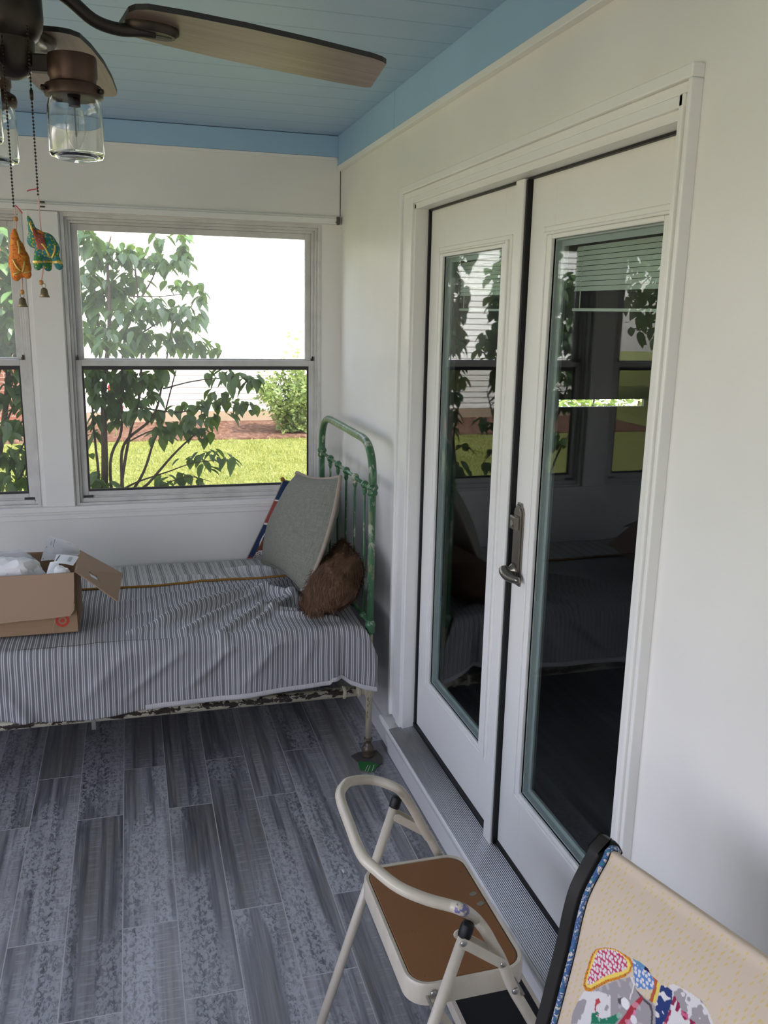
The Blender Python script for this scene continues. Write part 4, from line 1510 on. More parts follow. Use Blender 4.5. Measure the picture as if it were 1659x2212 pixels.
for f in bm.faces:
    for _ in range(3):
        if frnd.random() < 0.75:
            p = f.calc_center_median()
            nrm = f.normal
            fl_ = Vector((-0.35 + 0.5 * noise.noise(p * 9), -0.8 + 0.7 * noise.noise(p * 11 + Vector((5, 0, 0))), -0.65 + 0.6 * noise.noise(p * 8 + Vector((0, 7, 0)))))
            fl_ = (fl_ - nrm * fl_.dot(nrm)).normalized()
            d = (fl_ + nrm * 0.42 + Vector((frnd.uniform(-.35, .35), frnd.uniform(-.35, .35), frnd.uniform(-.35, .35)))).normalized()
            sd = d.cross(nrm).normalized() * 0.0011
            L_ = frnd.uniform(0.016, 0.040)
            a = p + Vector((frnd.uniform(-.004, .004), frnd.uniform(-.004, .004), frnd.uniform(-.004, .004)))
            b_ = a + d * L_ * 0.55
            c_ = a + d * L_ - nrm * 0.002
            vs = [strand.verts.new(x) for x in (a - sd, a + sd, b_ + sd * 0.7, b_ - sd * 0.7, c_)]
            strand.faces.new((vs[0], vs[1], vs[2], vs[3]))
            strand.faces.new((vs[3], vs[2], vs[4]))
body = obj('cover', bm, 'fur', fu, smooth=True)
o = obj('pile', strand, 'fur', fu)
o['kind'] = 'stuff'

# ------------------------------------------------------------------ cardboard box and what is in it
BXR, BXL, BYF, BYB, BZ0, BZ1 = -1.255, -1.72, -0.980, -0.665, 0.628, 0.868
bx = thing('cardboard_box', 'open brown cardboard box with a red ring mark standing on the bed', 'box', (-1.49, -0.82, BZ0))
t_ = 0.004
bm = BB((BXL, BXR, BYF, BYF + t_, BZ0, BZ1), (BXL, BXR, BYB - t_, BYB, BZ0, BZ1), (BXL, BXL + t_, BYF, BYB, BZ0, BZ1), (BXR - t_, BXR, BYF, BYB, BZ0, BZ1), (BXL, BXR, BYF, BYB, BZ0, BZ0 + t_))
obj('box_body', bm, 'card', bx, bevel=0.0015)
bm = bmesh.new()
prism(bm, [(BXL, BYF - 0.003, BZ1 + 0.001), (BXR - 0.004, BYF - 0.003, BZ1 + 0.001), (BXR - 0.008, BYF - 0.020, BZ1 - 0.10), (BXR - 0.012, BYF - 0.026, BZ1 - 0.145), (BXR - 0.024, BYF - 0.030, BZ1 - 0.160), (BXR - 0.13, BYF - 0.031, BZ1 - 0.165), (BXL, BYF - 0.031, BZ1 - 0.170)], (0, -0.004, 0))
fl_ = obj('flap', bm, 'card_in', bx, bevel=0.001, label='front flap folded down, torn along its edge')
e = [(BXL, -0.033, -0.170), (BXR - 0.26, -0.033, -0.170), (BXR - 0.2, -0.034, -0.166), (BXR - 0.13, -0.033, -0.166), (BXR - 0.024, -0.032, -0.160), (BXR - 0.011, -0.028, -0.140), (BXR - 0.009, -0.024, -0.115)]
obj('torn_edge', TUBE([(a, BYF + b, BZ1 + c) for a, b, c in e], 0.0016, 5), 'card_edge', fl_)
obj('tape_string', TUBE(smooth_path([(-1.335, BYF - 0.033, BZ1 - 0.172), (-1.340, BYF - 0.036, BZ1 - 0.19), (-1.347, BYF - 0.012, BZ1 - 0.215), (-1.349, BYF - 0.004, BZ0 + 0.004)], 4), 0.0009, 5), 'card_edge', bx)
# right flap, hinged on the right wall, with a torn hole
h0, h1 = Vector((BXR, BYF, BZ1)), Vector((BXR, BYB, BZ1))
f1 = at(264, 1240, 1, -0.70)
f0 = at(253, 1300, 1, -0.955)
n_ = ((h1 - h0).cross(f0 - h0)).normalized()
bm = bmesh.new()


def onflap(a, b):
    return (h0 * (1 - a) + h1 * a) * (1 - b) + (f0 * (1 - a) + f1 * a) * b


hole = [(0.20, 0.33), (0.34, 0.26), (0.36, 0.46), (0.24, 0.56)]
outer = [(0.0, 0.0), (1.0, 0.0), (1.0, 1.0), (0.0, 1.0)]
va = {}
for side, sh_ in ((0, 0.0), (1, -0.004)):
    O = [bm.verts.new(onflap(*q) + n_ * sh_) for q in outer]
    I = [bm.verts.new(onflap(*q) + n_ * sh_) for q in hole]
    va[side] = (O, I)
    for O_i, I_i in (((0, 3), (0, 3)), ((3, 2), (3, 2)), ((2, 1), (2, 1)), ((1, 0), (1, 0))):
        bm.faces.new((O[O_i[0]], O[O_i[1]], I[I_i[1]], I[I_i[0]]))
for q in range(2):
    A, Bv = va[0][q], va[1][q]
    for i in range(4):
        bm.faces.new((A[i], A[(i + 1) % 4], Bv[(i + 1) % 4], Bv[i]))
rf = obj('flap', bm, 'card_in', bx, label='right flap sticking out with a torn hole')
bm = bmesh.new()
c = [onflap(*q) for q in ((0.22, 0.30), (0.34, 0.26), (0.37, 0.40), (0.30, 0.50))]
prism(bm, [p + n_ * 0.001 for p in c], n_ * 0.002)
obj('peeled_paper', bm, 'paper', rf, label='white peeled paper at the hole')
# back flap leaning back
bm = bmesh.new()
prism(bm, [(BXL, BYB, BZ1), (BXR, BYB, BZ1), (BXR - 0.01, BYB + 0.13, BZ1 - 0.06), (BXL, BYB + 0.13, BZ1 - 0.06)], (0, 0, 0.004))
obj('flap', bm, 'card_in', bx)
# red ring and dot on the front
cx_, cz_ = -1.312, 0.679
bm = bmesh.new()
lathe(bm, [(0.0155, 0), (0.0255, 0), (0.0255, 0.0006), (0.0155, 0.0006)], (cx_, BYF - 0.0002, cz_), (0, -1, 0), 40, closed=True)
lathe(bm, [(0, 0), (0.0085, 0), (0.0085, 0.0006), (0, 0.0006)], (cx_, BYF - 0.0002, cz_), (0, -1, 0), 28)
obj('ring_mark', bm, 'redmark', bx, label='red ring and dot printed on the front')


def crumple(name, cx0, cy0, cz0, sx_, sy_, sz_, m, parent, seed, sub=4, amp=0.28):
    b_ = bmesh.new()
    bmesh.ops.create_icosphere(b_, subdivisions=sub, radius=1)
    for v in b_.verts:
        d = v.co.copy()
        k_ = 1 + amp * noise.noise(d * 1.6 + Vector((seed, 0, 0))) + amp * 0.6 * abs(noise.noise(d * 3.7 + Vector((0, seed, 0)))) - amp * 0.25
        v.co = Vector((cx0 + d.x * sx_ * k_, cy0 + d.y * sy_ * k_, cz0 + d.z * sz_ * k_))
    return obj(name, b_, m, parent, auto=24)


tag(crumple('packing_paper', -1.490, -0.862, 0.815, 0.118, 0.066, 0.105, 'paper', None, 2.0), 'big crumpled heap of white packing paper rising out of the box', 'packing paper')
tag(crumple('poly_bag', -1.515, -0.715, 0.835, 0.10, 0.026, 0.062, 'poly', None, 5.0), 'cloudy clear plastic bag rumpled behind the heap of white packing paper', 'plastic bag')


def sheet(name, pts, m, parent=None, th=0.0012, bend=0.012, n=8):
    """a slightly curved sheet through four corners (p00, p10, p11, p01)"""
    p = [Vector(x) for x in pts]
    nn = ((p[1] - p[0]).cross(p[3] - p[0])).normalized()
    b_ = bmesh.new()
    grid = {}
    for s in (0, 1):
        for j in range(n + 1):
            for i in range(n + 1):
                u, v = i / n, j / n
                q = (p[0] * (1 - u) + p[1] * u) * (1 - v) + (p[3] * (1 - u) + p[2] * u) * v
                grid[s, i, j] = b_.verts.new(q + nn * (bend * 4 * u * (1 - u) + bend * 0.5 * math.sin(5 * v + 2 * u) - s * th))
        for j in range(n):
            for i in range(n):
                b_.faces.new((grid[s, i, j], grid[s, i + 1, j], grid[s, i + 1, j + 1], grid[s, i, j + 1]))
    for i in range(n):
        b_.faces.new((grid[0, i, 0], grid[0, i + 1, 0], grid[1, i + 1, 0], grid[1, i, 0]))
        b_.faces.new((grid[0, i, n], grid[0, i + 1, n], grid[1, i + 1, n], grid[1, i, n]))
        b_.faces.new((grid[0, 0, i], grid[0, 0, i + 1], grid[1, 0, i + 1], grid[1, 0, i]))
        b_.faces.new((grid[0, n, i], grid[0, n, i + 1], grid[1, n, i + 1], grid[1, n, i]))
    o_ = obj(name, b_, m, parent, smooth=False)
    return o_, p, nn


def inkmarks(parent, p, nn, rects, bend=0.012, name='print'):
    b_ = bmesh.new()
    for (u0, u1, v0, v1) in rects:
        q = []
        for u, v in ((u0, v0), (u1, v0), (u1, v1), (u0, v1)):
            c_ = (p[0] * (1 - u) + p[1] * u) * (1 - v) + (p[3] * (1 - u) + p[2] * u) * v
            q.append(c_ + nn * (bend * 4 * u * (1 - u) + bend * 0.5 * math.sin(5 * v + 2 * u) + 0.0006))
        b_.faces.new([b_.verts.new(x) for x in q])
    return obj(name, b_, 'ink', parent)


# printed plastic mailer standing up at the back, printed card in front of it
c4 = [at(88, 1212, 1, -0.76), at(176, 1208, 1, -0.745), at(170, 1180, 1, -0.70), at(105, 1155, 1, -0.70)]
o, p, nn = sheet('plastic_mailer', c4, 'poly', None, 0.001, 0.010)
tag(o, 'translucent white plastic mailer with fine print standing at the back of the box', 'mailer')
inkmarks(o, p, nn, [(0.04, 0.055, 0.05, 0.55), (0.22, 0.232, 0.55, 0.92)] + [(0.13 + 0.02 * i, 0.136 + 0.02 * i, 0.62, 0.80) for i in range(2)] + [(0.60 + 0.03 * i, 0.62 + 0.03 * i, 0.90, 0.915) for i in range(5)], 0.010)
c4 = [at(116, 1216, 1, -0.90), at(158, 1222, 1, -0.90), at(170, 1203, 1, -0.84), at(122, 1197, 1, -0.84)]
o, p, nn = sheet('printed_card', c4, 'white_card', None, 0.0015, 0.003)
tag(o, 'white printed card lying tilted on top of the box contents', 'card')
inkmarks(o, p, nn, [(0.05 + 0.011 * i, 0.118 + 0.011 * i, 0.20 + 0.09 * i, 0.26 + 0.09 * i) for i in range(8)] + [(0.62 + 0.045 * i, 0.632 + 0.045 * i, 0.30, 0.84) for i in range(4)], 0.003)
c4 = [at(100, 1240, 1, -0.93), at(122, 1242, 1, -0.93), at(128, 1214, 1, -0.88), at(108, 1214, 1, -0.88)]
o, p, nn = sheet('folded_leaflet', c4, 'white_card', None, 0.002, 0.004)
tag(o, 'small white leaflet standing left of the printed card in the box', 'leaflet')
tag(crumple('tissue_paper', -1.308, -0.925, 0.842, 0.036, 0.032, 0.040, 'paper', None, 9.0, 3), 'small crumpled pale tissue inside the box beside its torn flap', 'tissue paper')
# loose filling lower down so the sheets rest on something
tag(crumple('packing_paper', -1.335, -0.800, 0.715, 0.062, 0.085, 0.078, 'paper', None, 14.0, 3, 0.12), 'flattened white packing paper deep inside the box under the printed card', 'packing paper')

# ------------------------------------------------------------------ torn card under the bed foot, speck on the floor
cs_ = thing('cardboard_scrap', 'torn grey board with a green printed patch under the bed foot', 'cardboard scrap', (HX, BY0 - 0.01, 0))
bm = bmesh.new()
prism(bm, [(-0.185, -1.060, 0.0004), (-0.165, -1.130, 0.0004), (-0.150, -1.150, 0.0004), (-0.135, -1.165, 0.0004), (-0.105, -1.172, 0.0004), (-0.070, -1.150, 0.0004), (-0.055, -1.100, 0.0004), (-0.065, -1.040, 0.0004), (-0.10, -1.030, 0.0004), (-0.15, -1.040, 0.0004)], (0, 0, 0.005))
obj('board', bm, 'grey_card', cs_)
bm = bmesh.new()
gq = [at(773, 1646, 2, 0.006), at(778, 1663, 2, 0.006), at(805, 1669, 2, 0.006), at(818, 1652, 2, 0.006), at(800, 1646, 2, 0.006)]
prism(bm, gq, (0, 0, 0.0012))
pt = obj('printed_patch', bm, 'green_card', cs_, label='green printed patch')
bm = bmesh.new()
for a, b_ in (((795, 1652), (789, 1665)), ((800, 1653), (794, 1667)), ((808, 1652), (803, 1668))):
    p0, p1 = at(*a, 2, 0.0078), at(*b_, 2, 0.0078)
    sd = (p1 - p0).cross(Vector((0, 0, 1))).normalized() * 0.0009
    bm.faces.new([bm.verts.new(x) for x in (p0 - sd, p0 + sd, p1 + sd, p1 - sd)])
obj('print', bm, 'paper', pt)
sp_ = bmesh.new()
c = at(741, 1882, 2, 0.0)
prism(sp_, [c + Vector((0.004 * math.cos(a), 0.011 * math.sin(a) * (1 + 0.4 * math.sin(3 * a)), 0.0003)) for a in [i * PI / 4 for i in range(8)]], (0, 0, 0.0012))
tag(obj('paint_flake', sp_, 'paper'), 'tiny white flake lying on the grey plank floor', 'flake')

# ------------------------------------------------------------------ folding step stool
st = thing('step_stool', 'cream metal folding step stool with a brown seat in front of the door', 'step stool', (-0.37, -2.70, 0))
# hand loop and its front legs: one bent tube
near = [at(1148, 2204, 1, -2.948), at(1108, 2135, 1, -2.944), at(1083, 2074, 1, -2.938), at(1065, 2041, 1, -2.932), at(1047, 2009, 1, -2.922), at(1025, 1982, 1, -2.908), at(1000, 1965, 2, 0.722)]
d = (near[0] - near[1])
foot_n = near[0] + d * ((near[0].z - 0.014) / -d.z)
bar = [at(971, 1956, 2, 0.728), at(920, 1942, 2, 0.738), at(862, 1917, 2, 0.750), at(814, 1880, 2, 0.757), at(781, 1846, 2, 0.760), at(755, 1781, 2, 0.760), at(735, 1723, 2, 0.760), at(743, 1698, 2, 0.757), at(761, 1687, 2, 0.752), at(805, 1685, 2, 0.737)]
far = [at(852, 1700, 1, -2.53), at(873, 1718, 1, -2.512), at(897, 1756, 1, -2.490), at(922, 1803, 1, -2.470), at(938, 1828, 1, -2.462)]
d = near[0] - near[2]
df = Vector((d.x, 0.02, d.z)).normalized()
foot_f = far[-1] + df * ((far[-1].z - 0.014) / -df.z)
path = [foot_n] + near + bar + far + [far[-1].lerp(foot_f, 0.5), foot_f]
lp = obj('hand_loop', TUBE(smooth_path(path, 6), 0.0118, 16), 'cream_enamel', st, smooth=True)
obj('paint_wear', (lambda b_: (tube(b_, smooth_path([at(985, 1960, 2, 0.7262), at(1000, 1966, 2, 0.7232), at(1014, 1973, 1, -2.900)], 4), 0.01225, 12), b_)[1])(bmesh.new()),
    chipped('purple worn spot', (0.62, 0.555, 0.45), (0.16, 0.14, 0.30), 0.52, 70), lp, smooth=True, label='purplish worn spot')
for p in (foot_n, foot_f):
    obj('foot_cap', TUBE([p + Vector((0, 0, 0.03)) - df * 0.0, p - Vector((0, 0, 0.0125))], [0.0145, 0.0155], 14), 'black', st, label='black rubber foot')
# rear legs with black caps
rn0, rn1 = at(1006, 2012, 1, -2.945), at(938, 2205, 1, -2.965)
d = (rn1 - rn0)
rn2 = rn0 + d * ((rn0.z - 0.014) / -d.z)
rf0, rf1 = at(854, 1735, 1, -2.450), at(697, 2200, 1, -2.51)
d = (rf1 - rf0)
rf2 = rf0 + d * ((rf0.z - 0.014) / -d.z)
for a, b_ in ((rn0, rn2), (rf0, rf2)):
    lg = obj('leg', TUBE([a, a.lerp(b_, 0.5), b_], 0.0118, 16), 'cream_enamel', st, smooth=True)
    dd = (a - b_).normalized()
    bm = bmesh.new()
    lathe(bm, [(0.0135, 0.0), (0.0142, 0.004), (0.0138, 0.025), (0.0115, 0.030), (0.0, 0.031)], a - dd * 0.011, dd, 18)
    obj('end_cap', bm, 'black', lg, smooth=True, label='black rubber end cap')
    obj('foot_cap', TUBE([b_ + Vector((0, 0, 0.03)), b_ - Vector((0, 0, 0.0125))], [0.0145, 0.0155], 14), 'black', lg)


def bar_between(bm, a, b_, w_, t, nrm):
    dd = (b_ - a).normalized()
    s = nrm.cross(dd).normalized()
    poly = []
    for i in range(9):
        an = PI / 2 + PI * i / 8
        poly.append(a + dd * math.cos(an) * w_ / 2 + s * math.sin(an) * w_ / 2)
    for i in range(9):
        an = -PI / 2 + PI * i / 8
        poly.append(b_ + dd * math.cos(an) * w_ / 2 + s * math.sin(an) * w_ / 2)
    prism(bm, [q - nrm * t / 2 for q in poly], nrm * t)


Yn = Vector((0, 1, 0))
for a, b_, yo in (((1001, 2038), (1086.7, 2083), -2.959), ((851, 1754), (918, 1789), -2.436)):
    sgn = -1 if yo < -2.7 else 1
    for k_, off in ((0, 0.0), (1, -sgn * 0.028)):
        p0, p1 = at(*a, 1, yo), at(*b_, 1, yo)
        p0.y += off
        p1.y += off
        bm = bmesh.new()
        bar_between(bm, p0, p1, 0.021, 0.003, Yn)
        br_ = obj('brace', bm, 'cream_enamel', st, bevel=0.0008)
        if k_ == 0:
            for p in (p0, p1):
                obj('rivet', LATHE([(0, 0.003), (0.004, 0.0028), (0.0065, 0.0012), (0.007, 0), (0, 0)], p + Vector((0, sgn * 0.0012, 0)), (0, sgn, 0), 14), 'steel', br_, smooth=True)
# seat
SX0, SX1, SY0, SY1 = -0.522, -0.250, -2.912, -2.494
bm = bmesh.new()
po, pi_ = rrect(SX0, SX1, SY0, SY1, 0.052, 0), rrect(SX0 + 0.011, SX1 - 0.011, SY0 + 0.011, SY1 - 0.011, 0.043, 0)
n = len(po)
rings = [[bm.verts.new(Vector((q.x, q.y, z))) for q in pp] for pp, z in ((po, 0.452), (po, 0.495), ([a.lerp(b_, 0.35) for a, b_ in zip(po, pi_)], 0.501), (pi_, 0.500), (pi_, 0.484), ([a.lerp(b_, 0.6) for a, b_ in zip(po, pi_)], 0.452))]
for a, b_ in zip(rings, rings[1:] + rings[:1]):
    for i in range(n):
        bm.faces.new((a[i], a[(i + 1) % n], b_[(i + 1) % n], b_[i]))
obj('seat_rim', bm, 'cream_enamel', st, auto=50)
bm = bmesh.new()
prism(bm, [Vector((q.x, q.y, 0.480)) for q in rrect(SX0 + 0.0125, SX1 - 0.0125, SY0 + 0.0125, SY1 - 0.0125, 0.042, 0)], (0, 0, 0.020))
sd_ = obj('seat', bm, 'seatpad', st, bevel=0.003, label='brown hardboard seat')
MAT['spot'] = mat('dull grey paint', (0.22, 0.20, 0.16), 0.6)
for px, py in ((1022, 1931), (1038, 1952)):
    c = at(px, py, 2, 0.5003)
    bm = bmesh.new()
    prism(bm, [c + Vector((0.010 * math.cos(a), 0.007 * math.sin(a) * (1 + 0.3 * math.sin(2 * a)), 0)) for a in [i * PI / 5 for i in range(10)]], (0, 0, 0.0006))
    obj('paint_spot', bm, 'spot', sd_, label='dull grey paint spot')
# rivets where legs meet the seat, pivot bars
for p in (at(937, 2146, 1, -2.915), at(1113.8, 2141, 1, -2.957)):
    obj('rivet', LATHE([(0, 0.004), (0.006, 0.003), (0.0085, 0), (0, 0)], p, (0, -1, 0), 16), 'steel', st, smooth=True)
obj('pivot_rod', TUBE([(-0.483, -2.975, 0.474), (-0.483, -2.42, 0.474)], 0.004, 8), 'steel', st)
obj('pivot_rod', TUBE([(-0.287, -2.955, 0.474), (-0.287, -2.45, 0.474)], 0.004, 8), 'steel', st)
# lower step with black tread
LX0, LX1, LY0, LY1 = -0.345, -0.140, -2.905, -2.510
bm = bmesh.new()
po, pi_ = rrect(LX0, LX1, LY0, LY1, 0.02, 0), rrect(LX0 + 0.010, LX1 - 0.010, LY0 + 0.010, LY1 - 0.010, 0.014, 0)
n = len(po)
rings = [[bm.verts.new(Vector((q.x, q.y, z))) for q in pp] for pp, z in ((po, 0.215), (po, 0.249), (pi_, 0.250), (pi_, 0.236), (pi_, 0.215))]
for a, b_ in zip(rings, rings[1:] + rings[:1]):
    for i in range(n):
        bm.faces.new((a[i], a[(i + 1) % n], b_[(i + 1) % n], b_[i]))
obj('step_rim', bm, 'cream_enamel', st, auto=50)
obj('step_tread', B(LX0 + 0.011, LX1 - 0.011, LY0 + 0.011, LY1 - 0.011, 0.228, 0.248), 'black', st, label='black rubber step tread', bevel=0.002)
for y in (-2.925, -2.488):
    bm = bmesh.new()
    bar_between(bm, Vector((-0.345, y, 0.24)), Vector((-0.470, y, 0.462)), 0.018, 0.003, Yn)
    bar_between(bm, Vector((-0.34, y, 0.235)), Vector((-0.165, y, 0.235)), 0.020, 0.003, Yn)
    obj('step_arm', bm, 'cream_enamel', st)
    obj('step_bolt', TUBE([(-0.19, y - 0.018, 0.236), (-0.19, y + 0.018, 0.236)], 0.005, 8), 'steel', st)

# ------------------------------------------------------------------ printed chair, lower right
CV, CN, CT = Vector((-0.277, 0.9609, 0)).normalized(), Vector((-0.9609, -0.277, 0)).normalized(), Vector((-0.3007, -3.2554, 1.0104))
ch = thing('printed_chair', 'black framed chair with a cream back printed with a decorated elephant', 'chair', (-0.35, -3.6, 0))
PR = [(-0.03, -0.030), (-0.016, -0.008), (0, 0), (.0079, -.0151), (.0254, -.0378), (.0406, -.0612), (.0482, -.0789), (.0562, -.1127), (.0621, -.1477), (.0699, -.1847), (.0789, -.2214), (.0848, -.2463), (.0939, -.2834), (.13, -.42), (.17, -.55)]
PR = [(q.x, q.y) for q in smooth_path([Vector((a, b_, 0)) for a, b_ in PR], 5)]
arc = [0.0]
for a, b_ in zip(PR, PR[1:]):
    arc.append(arc[-1] + math.hypot(b_[0] - a[0], b_[1] - a[1]))
CW = 0.56
ARC0 = arc[10] - 0.03      # the print was measured from 3 cm above the top edge


def chair_pt(s, t, out=0.0):
    for i in range(len(PR) - 1):
        if t <= arc[i + 1] or i == len(PR) - 2:
            f = (t - arc[i]) / (arc[i + 1] - arc[i])
            a, b_ = PR[i], PR[i + 1]
            dn, dz = b_[0] - a[0], b_[1] - a[1]
            L_ = math.hypot(dn, dz)
            return CT - CV * s + CN * (a[0] + dn * f + out * (-dz / L_)) + Vector((0, 0, a[1] + dz * f + out * (dn / L_)))


POLY = {'cap_o': [(0.0385, 0.1763), (0.0547, 0.1625), (0.0726, 0.1527), (0.0877, 0.1498), (0.1027, 0.1475), (0.1106, 0.1527), (0.1094, 0.1654), (0.1007, 0.181), (0.0872, 0.1958), (0.0737, 0.2097), (0.0606, 0.2262), (0.0479, 0.2438), (0.0374, 0.25), (0.0302, 0.2453), (0.0288, 0.2288), (0.0303, 0.2129), (0.0311, 0.195), (0.0343, 0.1841)],
        'cap_y': [(0.0407, 0.1766), (0.0562, 0.1627), (0.073, 0.1539), (0.0869, 0.1517), (0.1013, 0.152), (0.107, 0.1563), (0.1057, 0.1675), (0.0973, 0.1791), (0.086, 0.1914), (0.07, 0.2074), (0.057, 0.2244), (0.0462, 0.2389), (0.0383, 0.2432), (0.0341, 0.24), (0.0332, 0.2258), (0.0347, 0.2099), (0.0355, 0.192), (0.038, 0.1828)],
        'cap_p': [(0.0424, 0.1761), (0.0577, 0.1626), (0.0761, 0.1542), (0.0902, 0.1529), (0.0999, 0.1564), (0.1025, 0.1642), (0.096, 0.1742), (0.0843, 0.1848), (0.0682, 0.2014), (0.0553, 0.2189), (0.0446, 0.2339), (0.0382, 0.2383), (0.0353, 0.2342), (0.0368, 0.2171), (0.0391, 0.1958), (0.0404, 0.1837)],
        'head': [(0.0479, 0.2438), (0.0653, 0.2217), (0.0873, 0.196), (0.1079, 0.1759), (0.1162, 0.1701), (0.1212, 0.1784), (0.1256, 0.1847), (0.1409, 0.1854), (0.1591, 0.1826), (0.1668, 0.192), (0.1692, 0.2093), (0.16, 0.25), (0.12, 0.36), (0.06, 0.36), (0.0585, 0.257)],
        'trunk_w': [(0.0349, 0.2518), (0.0479, 0.2438), (0.06, 0.234), (0.084, 0.2241), (0.0967, 0.2635), (0.07, 0.37), (0.02, 0.39), (0.0261, 0.3163), (0.0244, 0.2968), (0.0284, 0.2751)],
        'trunk_g': [(0.0284, 0.2751), (0.0386, 0.2628), (0.0447, 0.2621), (0.0449, 0.2817), (0.0374, 0.2972), (0.0377, 0.3077), (0.0261, 0.3163), (0.0244, 0.2968)],
        'bluepatch': [(0.1075, 0.1466), (0.1207, 0.1423), (0.1375, 0.1436), (0.1505, 0.1506), (0.1538, 0.1621), (0.1475, 0.1689), (0.1248, 0.1817), (0.1157, 0.1681)],
        'bluetop': [(0.1073, 0.146), (0.1206, 0.142), (0.1372, 0.1426), (0.1423, 0.146), (0.1279, 0.1478), (0.1228, 0.149), (0.1127, 0.1478)],
        'orange': [(0.139, 0.1483), (0.1562, 0.1478), (0.1577, 0.1616), (0.1566, 0.1833), (0.1502, 0.1845), (0.1527, 0.1629), (0.1493, 0.1538)],
        'yellow': [(0.1562, 0.1478), (0.162, 0.1494), (0.1631, 0.1623), (0.1608, 0.179), (0.1561, 0.1836), (0.157, 0.1621)],
        'navy': [(0.1634, 0.1496), (0.1725, 0.1454), (0.1827, 0.1449), (0.1864, 0.1591), (0.1836, 0.1863), (0.181, 0.2004), (0.16, 0.25), (0.1692, 0.2093), (0.1621, 0.1839), (0.1636, 0.1643)],
        'body': [(0.1754, 0.1422), (0.1822, 0.1352), (0.2057, 0.1297), (0.2295, 0.128), (0.242, 0.1341), (0.254, 0.1452), (0.27, 0.20), (0.26, 0.33), (0.17, 0.33), (0.1821, 0.1996), (0.1869, 0.1588), (0.1827, 0.1449)],
        'body_g': [(0.1842, 0.1416), (0.1943, 0.1333), (0.2047, 0.1348), (0.2055, 0.1453), (0.2163, 0.1485), (0.2286, 0.133), (0.2406, 0.1373), (0.2498, 0.1483), (0.2241, 0.1677), (0.2021, 0.1589), (0.1873, 0.1517)],
        'rein': [(0.1358, 0.1868), (0.1406, 0.1892), (0.1322, 0.2129), (0.1254, 0.2367), (0.1246, 0.2428), (0.1085, 0.2548), (0.1161, 0.2342), (0.1216, 0.2148)],
        'blob1': [(0.186, 0.1516), (0.1893, 0.1481), (0.1922, 0.1527), (0.1905, 0.1629), (0.187, 0.1644)], 'blob2': [(0.1942, 0.1535), (0.1983, 0.1528), (0.201, 0.1597), (0.198, 0.1676), (0.1941, 0.1671)],
        'blob3': [(0.2023, 0.1598), (0.2144, 0.1587), (0.2167, 0.1659), (0.2112, 0.1701), (0.2044, 0.1662)], 'blob4': [(0.219, 0.162), (0.2273, 0.1613), (0.2302, 0.1631), (0.221, 0.1701)],
        'maroon': [(0.1855, 0.1735), (0.189, 0.172), (0.1863, 0.1964), (0.1799, 0.2012)], 'green': [(0.0593, 0.2736), (0.0682, 0.2634), (0.0729, 0.2636), (0.0677, 0.271), (0.08, 0.2668), (0.0934, 0.2533), (0.1099, 0.2328), (0.1093, 0.244), (0.1038, 0.2583), (0.0628, 0.2889)],
        'pinkr': [(0.1299, 0.2145), (0.1345, 0.2159), (0.1291, 0.2394), (0.1257, 0.2419)], 'face_r': [(0.0602, 0.2485), (0.0645, 0.243), (0.0701, 0.2462), (0.0641, 0.2554), (0.0655, 0.2642), (0.0739, 0.2665), (0.0717, 0.2693), (0.0623, 0.264)],
        'earl': [(0.1103, 0.1743), (0.1141, 0.1716), (0.1212, 0.1784), (0.1202, 0.191), (0.119, 0.206), (0.1166, 0.2054), (0.1185, 0.1898), (0.1181, 0.1806)], 'jaw': [(0.1244, 0.1856), (0.1285, 0.185), (0.1414, 0.1874), (0.1548, 0.1869), (0.1613, 0.1961), (0.1644, 0.2129), (0.1615, 0.2151), (0.158, 0.1985), (0.152, 0.1914), (0.1371, 0.1917)],
        'dark': [(0.0972, 0.2194), (0.1061, 0.2106), (0.1055, 0.2182), (0.1054, 0.2254), (0.1002, 0.2244)]}
CREAM = (0.60, 0.49, 0.385)
WHT2, GREY2, DKG = (0.66, 0.63, 0.63), (0.32, 0.29, 0.30), (0.085, 0.075, 0.08)


def dots(s, t, pitch, r_, a, b_):
    j = math.floor(t / pitch)
    i = math.floor(s / pitch + 0.5 * (j % 2))
    cx0 = (i + 0.5 - 0.5 * (j % 2)) * pitch + pitch * 0.18 * math.sin(i * 7.1 + j * 3.3)
    cy0 = (j + 0.5) * pitch + pitch * 0.18 * math.sin(i * 4.7 + j * 9.1)
    return a if math.hypot(s - cx0, t - cy0) < r_ else b_


BX_ = {k_: (min(q[0] for q in v_), max(q[0] for q in v_), min(q[1] for q in v_), max(q[1] for q in v_)) for k_, v_ in POLY.items()}


